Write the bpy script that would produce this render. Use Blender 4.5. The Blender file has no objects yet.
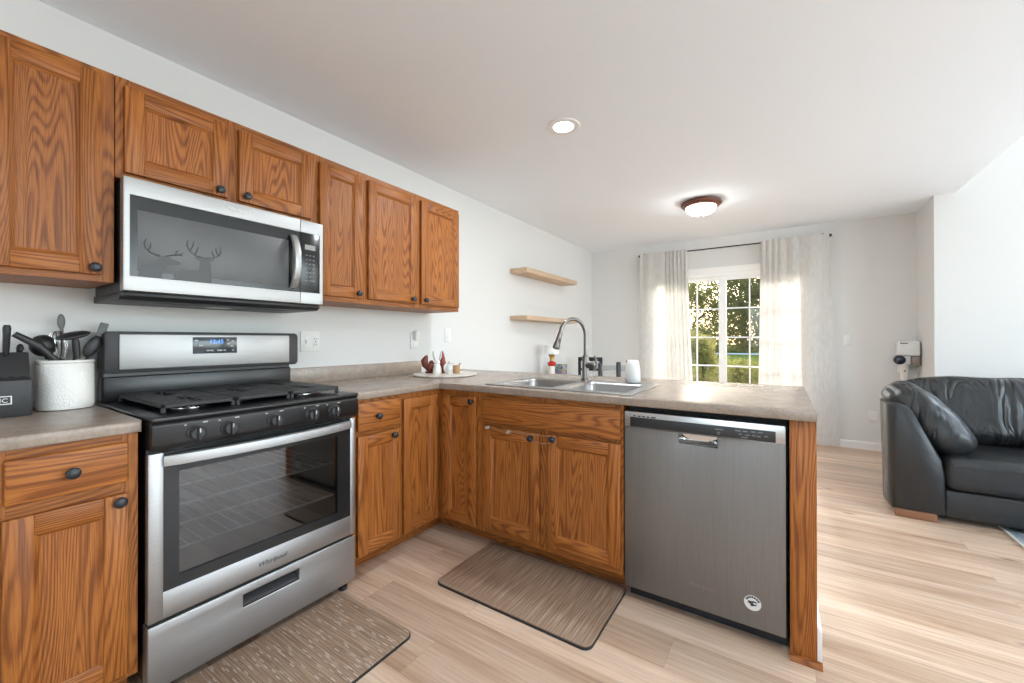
import bpy, bmesh, math, random
from mathutils import Vector, Matrix, Euler, noise as mnoise
PI = math.pi
C = bpy.context.scene.collection
SC = bpy.context.scene
random.seed(7)

# ------------------------------------------------------------------ camera, world, sun, daylight lamps, exposure
cam_d = bpy.data.cameras.new('camera'); cam = bpy.data.objects.new('camera', cam_d); C.objects.link(cam)
cam_d.sensor_width = 36.0; cam_d.lens = 407.07 / 1024 * 36.0; cam_d.shift_y = -3.42 / 1024
cam_d.clip_start = 0.02; cam_d.clip_end = 300
def cam_matrix(loc, yaw, pitch, roll):
    y, p, r = math.radians(yaw), math.radians(pitch), math.radians(roll)
    F = Vector((-math.sin(y)*math.cos(p), math.cos(y)*math.cos(p), math.sin(p)))
    R = Vector((math.cos(y), math.sin(y), 0)); U = R.cross(F)
    R2 = math.cos(r)*R + math.sin(r)*U; U2 = -math.sin(r)*R + math.cos(r)*U
    m = Matrix((R2, U2, -F)).transposed().to_4x4(); m.translation = loc
    return m
cam.matrix_world = cam_matrix(Vector((2.3426, -0.4429, 1.1712)), 33.4932, 0.1925, -0.0562)
SC.camera = cam

SC.view_settings.view_transform = 'Standard'; SC.view_settings.look = 'None'
SC.view_settings.gamma = 1.0; SC.view_settings.exposure = 0.56
try: SC.view_settings.use_curve_mapping = False
except Exception: pass
SC.cycles.use_denoising = True
SC.cycles.max_bounces = 10; SC.cycles.diffuse_bounces = 6; SC.cycles.glossy_bounces = 5
SC.cycles.transparent_max_bounces = 12; SC.cycles.transmission_bounces = 6
SC.cycles.sample_clamp_indirect = 6.0
SC.cycles.caustics_reflective = False; SC.cycles.caustics_refractive = False

world = bpy.data.worlds.new('world'); SC.world = world; world.use_nodes = True
wt = world.node_tree; wt.nodes.clear()
wo = wt.nodes.new('ShaderNodeOutputWorld'); wb = wt.nodes.new('ShaderNodeBackground'); sky = wt.nodes.new('ShaderNodeTexSky')
sky.sky_type = 'NISHITA'; sky.sun_disc = False; sky.sun_elevation = math.radians(32); sky.sun_rotation = math.radians(0)
sky.air_density = 1.0; sky.dust_density = 3.0; sky.ozone_density = 1.0
wb.inputs['Strength'].default_value = 0.75
wt.links.new(sky.outputs[0], wb.inputs[0]); wt.links.new(wb.outputs[0], wo.inputs[0])

sun_d = bpy.data.lights.new('sun', 'SUN'); sun_d.energy = 4.2; sun_d.angle = math.radians(0.6); sun_d.color = (1, .97, .92)
sun = bpy.data.objects.new('sun', sun_d); C.objects.link(sun)
sun.rotation_euler = Vector((0.03, -0.88, -0.47)).to_track_quat('-Z', 'Y').to_euler()

def area(name, loc, direction, sx, sy, power, col=(1, 1, 1)):
    d = bpy.data.lights.new(name, 'AREA'); d.shape = 'RECTANGLE'; d.size = sx; d.size_y = sy; d.energy = power; d.color = col
    o = bpy.data.objects.new(name, d); C.objects.link(o); o.location = loc
    o.rotation_euler = Vector(direction).to_track_quat('-Z', 'Y').to_euler()
    return o
# area lamps added outside the unseen windows to stand in for daylight
area('daylight_lamp_living', (7.11, 1.6, 1.6), (-1, 0, 0), 4.2, 2.0, 138, (.80, .92, 1))
area('fill_lamp_garden', (5.7, 4.815, 1.3), (0, -1, 0), 2.4, 2.0, 55, (.80, .92, 1))
area('fill_lamp_behind', (2.6, -2.91, 1.525), (0, 1, 0), 2.2, 1.25, 18, (.80, .92, 1))  # added fill from the unseen kitchen end

# ------------------------------------------------------------------ mesh builder
class MB:
    def __init__(s): s.v = []; s.f = []; s.m = []
    def add(s, bm, m=0, mat=None):
        if mat is not None: bmesh.ops.transform(bm, matrix=mat, verts=bm.verts)
        n = len(s.v); bm.verts.index_update()
        s.v += [tuple(v.co) for v in bm.verts]
        for f in bm.faces:
            s.f.append([n + v.index for v in f.verts]); s.m.append(m)
        bm.free(); return s
    def raw(s, vs, fs, m=0):
        n = len(s.v); s.v += [tuple(v) for v in vs]
        for f in fs: s.f.append([n + i for i in f]); s.m.append(m)
        return s
    def box(s, x0, x1, y0, y1, z0, z1, bev=0.0, seg=2, m=0, mat=None):
        bm = bmesh.new(); bmesh.ops.create_cube(bm, size=1)
        for v in bm.verts:
            v.co = ((x0+x1)/2 + v.co.x*(x1-x0), (y0+y1)/2 + v.co.y*(y1-y0), (z0+z1)/2 + v.co.z*(z1-z0))
        if bev: bmesh.ops.bevel(bm, geom=list(bm.edges), offset=min(bev, .49*min(abs(x1-x0), abs(y1-y0), abs(z1-z0))), segments=seg, affect='EDGES', profile=.5)
        return s.add(bm, m, mat)
    def tube(s, path, r, n=12, m=0, cap=True, flat=None):
        P = [Vector(p) for p in path]; rs = r if isinstance(r, (list, tuple)) else [r]*len(P)
        vs, fs = [], []; prev = None
        for i, p in enumerate(P):
            t = (P[min(i+1, len(P)-1)] - P[max(i-1, 0)]).normalized()
            if prev is None:
                a = Vector((0, 0, 1)) if abs(t.z) < .9 else Vector((1, 0, 0))
                u = t.cross(a).normalized()
            else:
                u = (prev - t*prev.dot(t)).normalized()
            prev = u; w = t.cross(u)
            for k in range(n):
                a = 2*PI*k/n
                vs.append(p + (u*math.cos(a)*(flat or 1) + w*math.sin(a))*rs[i])
        for i in range(len(P)-1):
            for k in range(n):
                k2 = (k+1) % n
                fs.append([i*n+k, i*n+k2, (i+1)*n+k2, (i+1)*n+k])
        if cap:
            fs.append(list(range(n-1, -1, -1))); fs.append([(len(P)-1)*n+k for k in range(n)])
        return s.raw(vs, fs, m)
    def cyl(s, p0, p1, r0, r1=None, n=24, m=0): return s.tube([p0, p1], [r0, r0 if r1 is None else r1], n, m)
    def lathe(s, prof, c=(0, 0, 0), n=28, m=0, mat=None, sq=None):
        vs, fs = [], []
        for r, z in prof:
            for k in range(n):
                a = 2*PI*k/n; vs.append(Vector((r*math.cos(a), r*math.sin(a)*(sq or 1), z)))
        for i in range(len(prof)-1):
            for k in range(n):
                k2 = (k+1) % n; fs.append([i*n+k, i*n+k2, (i+1)*n+k2, (i+1)*n+k])
        fs.append(list(range(n-1, -1, -1))); fs.append([(len(prof)-1)*n+k for k in range(n)])
        M = mat if mat is not None else Matrix.Translation(c)
        return s.raw([M @ v for v in vs], fs, m)
    def prism(s, poly, axis, a0, a1, bev=0.0, seg=2, m=0):
        # poly in the two other axes, in order: x->(y,z), y->(x,z), z->(x,y)
        bm = bmesh.new()
        mk = {'x': lambda p, a: (a, p[0], p[1]), 'y': lambda p, a: (p[0], a, p[1]), 'z': lambda p, a: (p[0], p[1], a)}[axis]
        lo = [bm.verts.new(mk(p, a0)) for p in poly]; hi = [bm.verts.new(mk(p, a1)) for p in poly]
        n = len(poly)
        bm.faces.new(lo[::-1]); bm.faces.new(hi)
        for i in range(n): bm.faces.new([lo[i], lo[(i+1) % n], hi[(i+1) % n], hi[i]])
        bmesh.ops.recalc_face_normals(bm, faces=bm.faces)
        if bev: bmesh.ops.bevel(bm, geom=list(bm.edges), offset=bev, segments=seg, affect='EDGES', profile=.5)
        return s.add(bm, m)
    def ball(s, c, r, m=0, n=16, rot=None):
        bm = bmesh.new(); bmesh.ops.create_uvsphere(bm, u_segments=n, v_segments=max(6, n*2//3), radius=1)
        rr = r if isinstance(r, (tuple, list)) else (r, r, r)
        M = Matrix.Translation(c) @ (rot.to_matrix().to_4x4() if rot else Matrix()) @ Matrix.Diagonal((*rr, 1))
        return s.add(bm, m, M)
    def plate(s, axis, us, vs, holes, a0, a1, m=0, bev=0.0, keep=None):
        # slab with rectangular holes: grid lines us x vs, cells (i,j) in holes left out, thickness a0..a1
        mk = {'x': lambda u, v, a: (a, u, v), 'y': lambda u, v, a: (u, a, v), 'z': lambda u, v, a: (u, v, a)}[axis]
        bm = bmesh.new(); V = {}
        def g(i, j, k):
            if (i, j, k) not in V: V[(i, j, k)] = bm.verts.new(mk(us[i], vs[j], (a0, a1)[k]))
            return V[(i, j, k)]
        solid = {(i, j) for i in range(len(us)-1) for j in range(len(vs)-1)} - set(holes)
        for (i, j) in solid:
            for k in (0, 1): bm.faces.new([g(i, j, k), g(i+1, j, k), g(i+1, j+1, k), g(i, j+1, k)])
            for (di, dj, e) in ((-1, 0, ((i, j), (i, j+1))), (1, 0, ((i+1, j), (i+1, j+1))), (0, -1, ((i, j), (i+1, j))), (0, 1, ((i, j+1), (i+1, j+1)))):
                if (i+di, j+dj) not in solid:
                    (p, q) = e; bm.faces.new([g(*p, 0), g(*q, 0), g(*q, 1), g(*p, 1)])
        bmesh.ops.recalc_face_normals(bm, faces=bm.faces)
        if bev:
            ed = [e for e in bm.edges if len(e.link_faces) == 2 and e.calc_face_angle() > .5]
            if keep: ed = [e for e in ed if keep(e)]
            bmesh.ops.bevel(bm, geom=ed, offset=bev, segments=3, affect='EDGES', profile=.5)
        return s.add(bm, m)
    def text(s, body, size, origin, xd, yd, depth=0.0006, m=0, shear=0.0, align='LEFT', sx=1.0):
        cu = bpy.data.curves.new('lettering', 'FONT'); cu.body = body; cu.size = size; cu.extrude = depth/2; cu.shear = shear; cu.align_x = align
        cu.resolution_u = 3
        o = bpy.data.objects.new('lettering', cu); C.objects.link(o)
        bpy.context.view_layer.update()
        me = bpy.data.meshes.new_from_object(o.evaluated_get(bpy.context.evaluated_depsgraph_get()))
        xd, yd = Vector(xd), Vector(yd); zd = xd.cross(yd); og = Vector(origin)
        s.raw([og + xd*(v.co.x*sx) + yd*v.co.y + zd*v.co.z for v in me.vertices], [list(p.vertices) for p in me.polygons], m)
        bpy.data.objects.remove(o); bpy.data.curves.remove(cu); bpy.data.meshes.remove(me)
        return s
    def build(s, name, mats, parent=None, root=None, smooth=32, loc=None):
        """link as one mesh object; vertices are in world space when root (an Empty) or loc is given"""
        M = Matrix()
        if root is not None: M = root.matrix_basis.inverted()
        elif loc is not None: M = Matrix.Translation(-Vector(loc))
        vs = [tuple(M @ Vector(v)) for v in s.v]
        me = bpy.data.meshes.new(name); me.from_pydata(vs, [], s.f)
        for a in (mats if isinstance(mats, (list, tuple)) else [mats]): me.materials.append(a)
        me.polygons.foreach_set('material_index', s.m)
        bm = bmesh.new(); bm.from_mesh(me); bmesh.ops.recalc_face_normals(bm, faces=bm.faces); bm.to_mesh(me); bm.free()
        if smooth:
            me.polygons.foreach_set('use_smooth', [True]*len(me.polygons))
            me.set_sharp_from_angle(angle=math.radians(smooth))
        me.update()
        o = bpy.data.objects.new(name, me); C.objects.link(o)
        if loc is not None and parent is None: o.location = loc
        if parent is not None: o.parent = parent
        return o

def tag(o, label=None, cat=None, group=None, kind=None):
    if label: o['label'] = label
    if cat: o['category'] = cat
    if group: o['group'] = group
    if kind: o['kind'] = kind
    return o
def thing(name, label, cat, loc=(0, 0, 0), rz=0.0, group=None):
    o = bpy.data.objects.new(name, None); C.objects.link(o); o.empty_display_size = .05
    o.location = loc; o.rotation_euler = (0, 0, rz); o.matrix_basis = Matrix.Translation(loc) @ Matrix.Rotation(rz, 4, 'Z')
    return tag(o, label, cat, group)
def structure(name, mb, mats, parent=None, smooth=0):
    o = mb.build(name, mats, parent, smooth=smooth)
    if parent is None: o['kind'] = 'structure'
    return o

# ------------------------------------------------------------------ materials
def mat(name, col, rough=.5, metal=0.0, **kw):
    m = bpy.data.materials.new(name); m.use_nodes = True; b = m.node_tree.nodes['Principled BSDF']
    b.inputs['Base Color'].default_value = (*col, 1); b.inputs['Roughness'].default_value = rough; b.inputs['Metallic'].default_value = metal
    for k, v in kw.items(): b.inputs[k].default_value = v
    return m
def N(m, t, **kw):
    n = m.node_tree.nodes.new(t)
    for k, v in kw.items(): setattr(n, k, v)
    return n
def L(m, a, b): m.node_tree.links.new(a, b)
def bsdf(m): return m.node_tree.nodes['Principled BSDF']
def coords(m, scale=(1, 1, 1), rnd=True, kind='Object'):
    tc = N(m, 'ShaderNodeTexCoord'); src = tc.outputs[kind]
    if rnd:
        oi = N(m, 'ShaderNodeObjectInfo'); mu = N(m, 'ShaderNodeMath', operation='MULTIPLY'); mu.inputs[1].default_value = 37.0
        L(m, oi.outputs['Random'], mu.inputs[0]); va = N(m, 'ShaderNodeVectorMath', operation='ADD')
        L(m, src, va.inputs[0]); L(m, mu.outputs[0], va.inputs[1]); src = va.outputs[0]
    mp = N(m, 'ShaderNodeMapping'); mp.inputs['Scale'].default_value = scale; L(m, src, mp.inputs['Vector'])
    return mp.outputs[0]
def noise(m, vec, scale=1.0, detail=3.0, rough=.5, dist=0.0):
    n = N(m, 'ShaderNodeTexNoise'); n.inputs['Scale'].default_value = scale; n.inputs['Detail'].default_value = detail
    n.inputs['Roughness'].default_value = rough; n.inputs['Distortion'].default_value = dist
    if vec is not None: L(m, vec, n.inputs['Vector'])
    return n.outputs['Fac']
def ramp(m, fac, stops, interp='LINEAR'):
    r = N(m, 'ShaderNodeValToRGB'); cr = r.color_ramp; cr.interpolation = interp
    while len(cr.elements) < len(stops): cr.elements.new(.5)
    for e, (p, c) in zip(cr.elements, stops): e.position = p; e.color = (*c, 1) if len(c) == 3 else c
    L(m, fac, r.inputs[0]); return r.outputs[0]
def mixc(m, fac, a, b, mode='MIX'):
    n = N(m, 'ShaderNodeMix', data_type='RGBA', blend_type=mode)
    for inp, v in ((n.inputs[0], fac), (n.inputs[6], a), (n.inputs[7], b)):
        if hasattr(v, 'links') or isinstance(v, bpy.types.NodeSocket): L(m, v, inp)
        else: inp.default_value = v if not isinstance(v, tuple) else (*v, 1)
    return n.outputs[2]
def mth(m, op, a, b=None):
    n = N(m, 'ShaderNodeMath', operation=op)
    for inp, v in ((n.inputs[0], a), (n.inputs[1], b)):
        if v is None: continue
        if isinstance(v, bpy.types.NodeSocket): L(m, v, inp)
        else: inp.default_value = v
    return n.outputs[0]
def bump(m, h, strength=.2, dist=.002):
    b = N(m, 'ShaderNodeBump'); b.inputs['Strength'].default_value = strength; b.inputs['Distance'].default_value = dist
    L(m, h, b.inputs['Height']); L(m, b.outputs[0], bsdf(m).inputs['Normal'])

def oak(axis):
    m = mat('oak_' + axis, (.35, .14, .045), .46, 0.0, **{'Specular IOR Level': .35})
    st = {'z': (1, 1, .085), 'x': (.085, 1, 1)}[axis]
    v = coords(m, tuple(k*7.5 for k in st))
    n1 = noise(m, v, 1.0, 1.2, .4, .25)
    rings = mth(m, 'SINE', mth(m, 'MULTIPLY', n1, 230.0))
    rings = mth(m, 'ADD', mth(m, 'MULTIPLY', rings, .5), .5)
    st2 = {'z': (1, 1, .022), 'x': (.022, 1, 1)}[axis]
    pores = noise(m, coords(m, tuple(k*420 for k in st2)), 1.0, 2.0, .6)
    mid = noise(m, coords(m, tuple(k*90 for k in st2)), 1.0, 2.0, .6)
    rings = mth(m, 'ADD', mth(m, 'MULTIPLY', rings, .7), mth(m, 'MULTIPLY', mth(m, 'SUBTRACT', mid, .5), 1.1))
    col = ramp(m, rings, [(0, (.205, .062, .012)), (.16, (.295, .096, .019)), (.42, (.365, .126, .025)), (1, (.41, .150, .031))])
    pr = ramp(m, pores, [(.34, (.55, .46, .40)), (.54, (1.04, 1.04, 1.04))])
    col = mixc(m, .75, col, pr, 'MULTIPLY')
    big = ramp(m, noise(m, coords(m, tuple(k*3 for k in st)), 1.0, 2.0), [(.3, (.88, .86, .84)), (.7, (1.08, 1.07, 1.04))])
    col = mixc(m, 1.0, col, big, 'MULTIPLY')
    L(m, col, bsdf(m).inputs['Base Color'])
    bump(m, pores, .12, .0006)
    return m
OAKV, OAKH = oak('z'), oak('x')

WALL = mat('wall_paint', (.715, .717, .708), .75)
CEIL = mat('ceiling_paint', (.87, .92, .975), .85)
TRIM = mat('white_trim', (.86, .86, .85), .4)
VINYL = mat('white_vinyl', (.87, .88, .88), .35)

def floor_mat():
    m = mat('oak_vinyl_planks', (.5, .36, .24), .36)
    b = N(m, 'ShaderNodeTexBrick'); b.offset = .37; b.offset_frequency = 2
    b.inputs['Scale'].default_value = 1; b.inputs['Brick Width'].default_value = 1.22; b.inputs['Row Height'].default_value = .178
    b.inputs['Mortar Size'].default_value = .0006; b.inputs['Mortar Smooth'].default_value = .1; b.inputs['Bias'].default_value = 0
    b.inputs['Color1'].default_value = (0, 0, 0, 1); b.inputs['Color2'].default_value = (1, 1, 1, 1); b.inputs['Mortar'].default_value = (.5, .5, .5, 1)
    v0 = coords(m, (1, 1, 1), False); L(m, v0, b.inputs['Vector'])
    # each plank shifts the grain
    va = N(m, 'ShaderNodeVectorMath', operation='MULTIPLY_ADD'); va.inputs[1].default_value = (7.3, 3.1, 0)
    L(m, b.outputs['Color'], va.inputs[0]); L(m, v0, va.inputs[2])
    mp = N(m, 'ShaderNodeMapping'); mp.inputs['Scale'].default_value = (.75, 9, 1); L(m, va.outputs[0], mp.inputs[0])
    g = noise(m, mp.outputs[0], 1.0, 3, .55, .5)
    mp2 = N(m, 'ShaderNodeMapping'); mp2.inputs['Scale'].default_value = (3, 90, 1); L(m, va.outputs[0], mp2.inputs[0])
    fine = noise(m, mp2.outputs[0], 1.0, 3, .6)
    col = ramp(m, g, [(.25, (.37, .225, .145)), (.40, (.56, .39, .275)), (.58, (.69, .52, .395)), (.8, (.77, .62, .50))])
    tone = ramp(m, b.outputs['Color'], [(0, (.82, .80, .78)), (1, (1.10, 1.09, 1.08))])
    col = mixc(m, 1.0, col, tone, 'MULTIPLY')
    col = mixc(m, .55, col, ramp(m, fine, [(.3, (.62, .57, .53)), (.6, (1.06, 1.06, 1.06))]), 'MULTIPLY')
    mp3 = N(m, 'ShaderNodeMapping'); mp3.inputs['Scale'].default_value = (2.2, 5.5, 1); L(m, va.outputs[0], mp3.inputs[0])
    vo = N(m, 'ShaderNodeTexVoronoi'); vo.inputs['Scale'].default_value = 1.0; L(m, mp3.outputs[0], vo.inputs['Vector'])
    knot = ramp(m, vo.outputs['Distance'], [(.02, (.32, .22, .16)), (.11, (1, 1, 1))])
    col = mixc(m, .8, col, knot, 'MULTIPLY')
    col = mixc(m, mth(m, 'MULTIPLY', b.outputs['Fac'], .7), col, (.26, .17, .12))
    L(m, col, bsdf(m).inputs['Base Color'])
    bump(m, fine, .06, .0006)
    return m
FLOOR = floor_mat()

def counter_mat():
    m = mat('taupe_laminate', (.3, .24, .19), .27)
    v = coords(m, (1, 1, 1), False)
    a = noise(m, v, 11, 5, .6, .6); b2 = noise(m, v, 90, 3, .6)
    col = ramp(m, a, [(.3, (.255, .198, .158)), (.5, (.295, .233, .188)), (.7, (.335, .268, .220))])
    col = mixc(m, .45, col, ramp(m, b2, [(.35, (.72, .70, .68)), (.6, (1.08, 1.08, 1.08))]), 'MULTIPLY')
    L(m, col, bsdf(m).inputs['Base Color']); return m
COUNTER = counter_mat()

def steel(name, axis, base=.55, rough=.3):
    m = mat(name, (base, base, base*.985), rough, 1.0)
    sc = {'x': (6, 260, 260), 'y': (260, 6, 260), 'z': (260, 260, 6)}[axis]
    n = noise(m, coords(m, sc, False), 1, 2, .6)
    L(m, ramp(m, n, [(.2, (base*.9,)*3), (.8, (base*1.08,)*3)]), bsdf(m).inputs['Base Color'])
    r = N(m, 'ShaderNodeMapRange'); r.inputs[3].default_value = rough-.05; r.inputs[4].default_value = rough+.07; L(m, n, r.inputs[0])
    L(m, r.outputs[0], bsdf(m).inputs['Roughness'])
    b = noise(m, coords(m, tuple(k*.06 for k in sc), False), 1, 2, .5); bump(m, b, .012, .002)
    return m
STEELH = steel('brushed_steel_sideways', 'y', .44, .46)
STEELDW = steel('brushed_steel_upright', 'z', .25, .42)
STEELMW = steel('brushed_steel_light', 'y', .45, .50)
SINKST = mat('sink_steel', (.40, .40, .40), .34, 1.0)
NICKEL = mat('brushed_nickel', (.20, .185, .17), .30, 1.0)
CHROME = mat('polished_steel', (.8, .8, .8), .12, 1.0)
BLACK = mat('black_enamel', (.010, .010, .011), .30)
BLACKM = mat('black_plastic', (.018, .018, .02), .45)
CHAR = mat('charcoal_plastic', (.028, .028, .030), .5)
IRON = mat('cast_iron', (.022, .022, .023), .55)
GAP = mat('dark_gap', (.006, .006, .006), .8)
KNOB = mat('black_knob', (.016, .018, .024), .38)
BLKGLASS = mat('black_glass', (.012, .013, .014), .22)
WHITEP = mat('white_plastic', (.765, .765, .75), .35)
CERAMIC = mat('white_ceramic', (.80, .79, .76), .3)
GREYT = mat('grey_print', (.42, .43, .44), .5)
DKT = mat('dark_print', (.03, .03, .03), .5)
LIGHTPRINT = mat('light_print', (.75, .75, .74), .4)

def emit(name, col, s):
    m = bpy.data.materials.new(name); m.use_nodes = True; nt = m.node_tree; nt.nodes.clear()
    e = nt.nodes.new('ShaderNodeEmission'); e.inputs[0].default_value = (*col, 1); e.inputs[1].default_value = s
    o = nt.nodes.new('ShaderNodeOutputMaterial'); nt.links.new(e.outputs[0], o.inputs[0]); return m
def pane(name, tint=(1, 1, 1), rough=0.02, spec=1.0, ior=1.5):
    """thin pane: what is behind shows through, with the reflection of plain glass"""
    m = bpy.data.materials.new(name); m.use_nodes = True; nt = m.node_tree; nt.nodes.clear()
    t = nt.nodes.new('ShaderNodeBsdfTransparent'); t.inputs[0].default_value = (*tint, 1)
    g = nt.nodes.new('ShaderNodeBsdfGlossy'); g.inputs['Roughness'].default_value = rough; g.inputs[0].default_value = (spec, spec, spec, 1)
    f = nt.nodes.new('ShaderNodeFresnel'); f.inputs[0].default_value = ior
    mx = nt.nodes.new('ShaderNodeMixShader'); o = nt.nodes.new('ShaderNodeOutputMaterial')
    ge = nt.nodes.new('ShaderNodeNewGeometry'); ml = nt.nodes.new('ShaderNodeMath'); ml.operation = 'SUBTRACT'; ml.use_clamp = True
    nt.links.new(f.outputs[0], ml.inputs[0]); nt.links.new(ge.outputs['Backfacing'], ml.inputs[1])   # the far face of the thin pane adds no mirror of its own
    nt.links.new(ml.outputs[0], mx.inputs[0]); nt.links.new(t.outputs[0], mx.inputs[1]); nt.links.new(g.outputs[0], mx.inputs[2]); nt.links.new(mx.outputs[0], o.inputs[0])
    return m
GLASS = pane('window_glass', (.97, .98, .98))
OVENGLASS = pane('oven_glass', (.50, .51, .52), .03, 1.0, 1.9)

def curtain_mat():
    m = bpy.data.materials.new('linen_sheer'); m.use_nodes = True; nt = m.node_tree; nt.nodes.clear()
    d = nt.nodes.new('ShaderNodeBsdfDiffuse'); t = nt.nodes.new('ShaderNodeBsdfTranslucent'); tr = nt.nodes.new('ShaderNodeBsdfTransparent')
    tc = nt.nodes.new('ShaderNodeTexCoord'); mp = nt.nodes.new('ShaderNodeMapping'); mp.inputs['Scale'].default_value = (60, 60, 14); nz = nt.nodes.new('ShaderNodeTexNoise')
    nz.inputs['Scale'].default_value = 1; nz.inputs['Detail'].default_value = 3
    nt.links.new(tc.outputs['Object'], mp.inputs[0]); nt.links.new(mp.outputs[0], nz.inputs['Vector'])
    r = nt.nodes.new('ShaderNodeValToRGB'); r.color_ramp.elements[0].position = .3; r.color_ramp.elements[0].color = (.62, .605, .585, 1); r.color_ramp.elements[1].position = .7; r.color_ramp.elements[1].color = (.71, .695, .675, 1)
    nt.links.new(nz.outputs['Fac'], r.inputs[0])
    nt.links.new(r.outputs[0], d.inputs[0]); nt.links.new(r.outputs[0], t.inputs[0])
    m1 = nt.nodes.new('ShaderNodeMixShader'); m1.inputs[0].default_value = .20; nt.links.new(d.outputs[0], m1.inputs[1]); nt.links.new(t.outputs[0], m1.inputs[2])
    m2 = nt.nodes.new('ShaderNodeMixShader'); m2.inputs[0].default_value = .035; nt.links.new(m1.outputs[0], m2.inputs[1]); nt.links.new(tr.outputs[0], m2.inputs[2])
    o = nt.nodes.new('ShaderNodeOutputMaterial'); nt.links.new(m2.outputs[0], o.inputs[0]); return m
LINEN = curtain_mat()

def leather(name='black_leather', crease=0.0):
    m = mat(name, (.020, .0205, .0215), .4)
    v = coords(m, (1, 1, 1), True)
    vo = N(m, 'ShaderNodeTexVoronoi'); vo.inputs['Scale'].default_value = 190; L(m, v, vo.inputs['Vector'])
    big = noise(m, v, 5, 3, .55, 1.0)
    h = mth(m, 'ADD', mth(m, 'MULTIPLY', vo.outputs['Distance'], .03), big)
    if crease:
        # long slack folds running down the cushion
        v2 = coords(m, (6.5, 3.2, 2.4), True); n2 = noise(m, v2, 1.0, 2.5, .5, 1.1)
        rid = mth(m, 'ABSOLUTE', mth(m, 'SUBTRACT', n2, .5)); rid = mth(m, 'POWER', mth(m, 'MULTIPLY', rid, 4.0), .5)
        h = mth(m, 'ADD', mth(m, 'MULTIPLY', h, .5), mth(m, 'MULTIPLY', rid, crease))
    bump(m, h, .45 if crease else .3, .03 if crease else .02)
    rr = N(m, 'ShaderNodeMapRange'); rr.inputs[3].default_value = .28; rr.inputs[4].default_value = .5; L(m, big, rr.inputs[0]); L(m, rr.outputs[0], bsdf(m).inputs['Roughness'])
    return m
SLACK = leather('slack_leather', 1.3)
LEATHER = leather()

def mat_weave(name, dashes):
    m = mat(name, (.22, .15, .10), .75)
    v = coords(m, (4.5, 190, 1) if dashes else (190, 4.5, 1), False)
    n = noise(m, v, 1, 3, .6, .15)
    col = ramp(m, n, [(.3, (.17, .10, .06)), (.5, (.29, .19, .125)), (.72, (.47, .345, .25))])
    if dashes:
        b = N(m, 'ShaderNodeTexBrick'); b.offset = .43; b.inputs['Scale'].default_value = 1
        b.inputs['Brick Width'].default_value = .028; b.inputs['Row Height'].default_value = .0062; b.inputs['Mortar Size'].default_value = .0012
        b.inputs['Color1'].default_value = (0, 0, 0, 1); b.inputs['Color2'].default_value = (1, 1, 1, 1); b.inputs['Mortar'].default_value = (.3, .3, .3, 1)
        tc = N(m, 'ShaderNodeTexCoord'); mp = N(m, 'ShaderNodeMapping'); L(m, tc.outputs['Object'], mp.inputs[0]); mp.inputs['Rotation'].default_value = (0, 0, 0)
        L(m, mp.outputs[0], b.inputs['Vector'])
        dsh = ramp(m, b.outputs['Color'], [(.86, (0, 0, 0)), (.92, (1, 1, 1))])
        col = mixc(m, mth(m, 'MULTIPLY', dsh, .75), col, (.55, .47, .40))
    L(m, col, bsdf(m).inputs['Base Color']); bump(m, n, .25, .0015)
    return m
MATA, MATB = mat_weave('woven_mat_dashes', True), mat_weave('woven_mat_streaks', False)
PALEWOOD = mat('pale_wood', (.55, .40, .27), .55)
n_ = noise(PALEWOOD, coords(PALEWOOD, (60, 3, 60)), 1, 3, .6); L(PALEWOOD, ramp(PALEWOOD, n_, [(.3, (.50, .35, .23)), (.7, (.62, .46, .32))]), bsdf(PALEWOOD).inputs['Base Color'])
LEGWOOD = mat('brown_wood', (.24, .105, .05), .5)
BRONZE = mat('bronze', (.16, .055, .035), .4, .2)
BRASS = mat('brass', (.55, .38, .12), .3, 1.0)
RED = mat('red_glaze', (.55, .03, .03), .25)
RUST = mat('rust_red', (.14, .025, .012), .5)
ORANGEB = mat('russet', (.30, .10, .05), .5)
PALEGREY = mat('pale_grey_glaze', (.62, .63, .61), .4)
TANWOOD = mat('tan_wood', (.42, .24, .11), .5)

# ------------------------------------------------------------------ the room
ZC = 2.4555; YB = 5.238
structure('floor', MB().box(-.12, 7.1, -3.0, 5.36, -.08, 0), FLOOR)
structure('wall_left', MB().box(-.12, 0, -3.0, 5.36, 0, 2.6), WALL)
DX0, DX1, DZ = .80, 2.64, 2.0
structure('wall_back', MB().plate('y', [0, DX0, DX1, 3.60], [0, DZ, 2.6], [(1, 0)], YB, YB+.12), WALL)
structure('wall_right', MB().box(3.482, 3.62, 4.668, YB, 0, 2.6), WALL)
structure('wall_living', MB().plate('y', [3.62, 4.5, 6.9, 7.1], [0, .3, 2.3, 3.5], [(1, 1)], 4.668, 4.80), WALL)
structure('wall_outer', MB().plate('x', [-3.0, -.5, 3.7, 4.8], [0, .6, 2.6, 3.5], [(1, 1)], 7.0, 7.1), WALL)
structure('wall_behind', MB().plate('y', [-.12, 1.5, 3.7, 7.1], [0, .9, 2.15, 3.5], [(1, 1)], -2.9, -2.8), WALL)
structure('ceiling', MB().box(-.12, 3.62, -3.0, 5.36, ZC, ZC+.06), CEIL)
structure('ceiling_living', MB().box(3.50, 7.1, -3.0, 4.8, 3.4, 3.5), CEIL)
structure('wall_bulkhead', MB().box(3.52, 3.62, -3.0, 4.70, ZC+.06, 3.42), WALL)
def baseboard(name, poly_axis, a0, a1, b, d):
    pr = [(0, 0), (d*.012, 0), (d*.012, .066), (d*.007, .078), (0, .082)]
    structure(name, MB().prism([(b+p, z) for p, z in pr], poly_axis, a0, a1), TRIM)
def prof_x(b, d): return [(b, 0), (b+d*.012, 0), (b+d*.012, .066), (b+d*.007, .078), (b, .082)]
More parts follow.
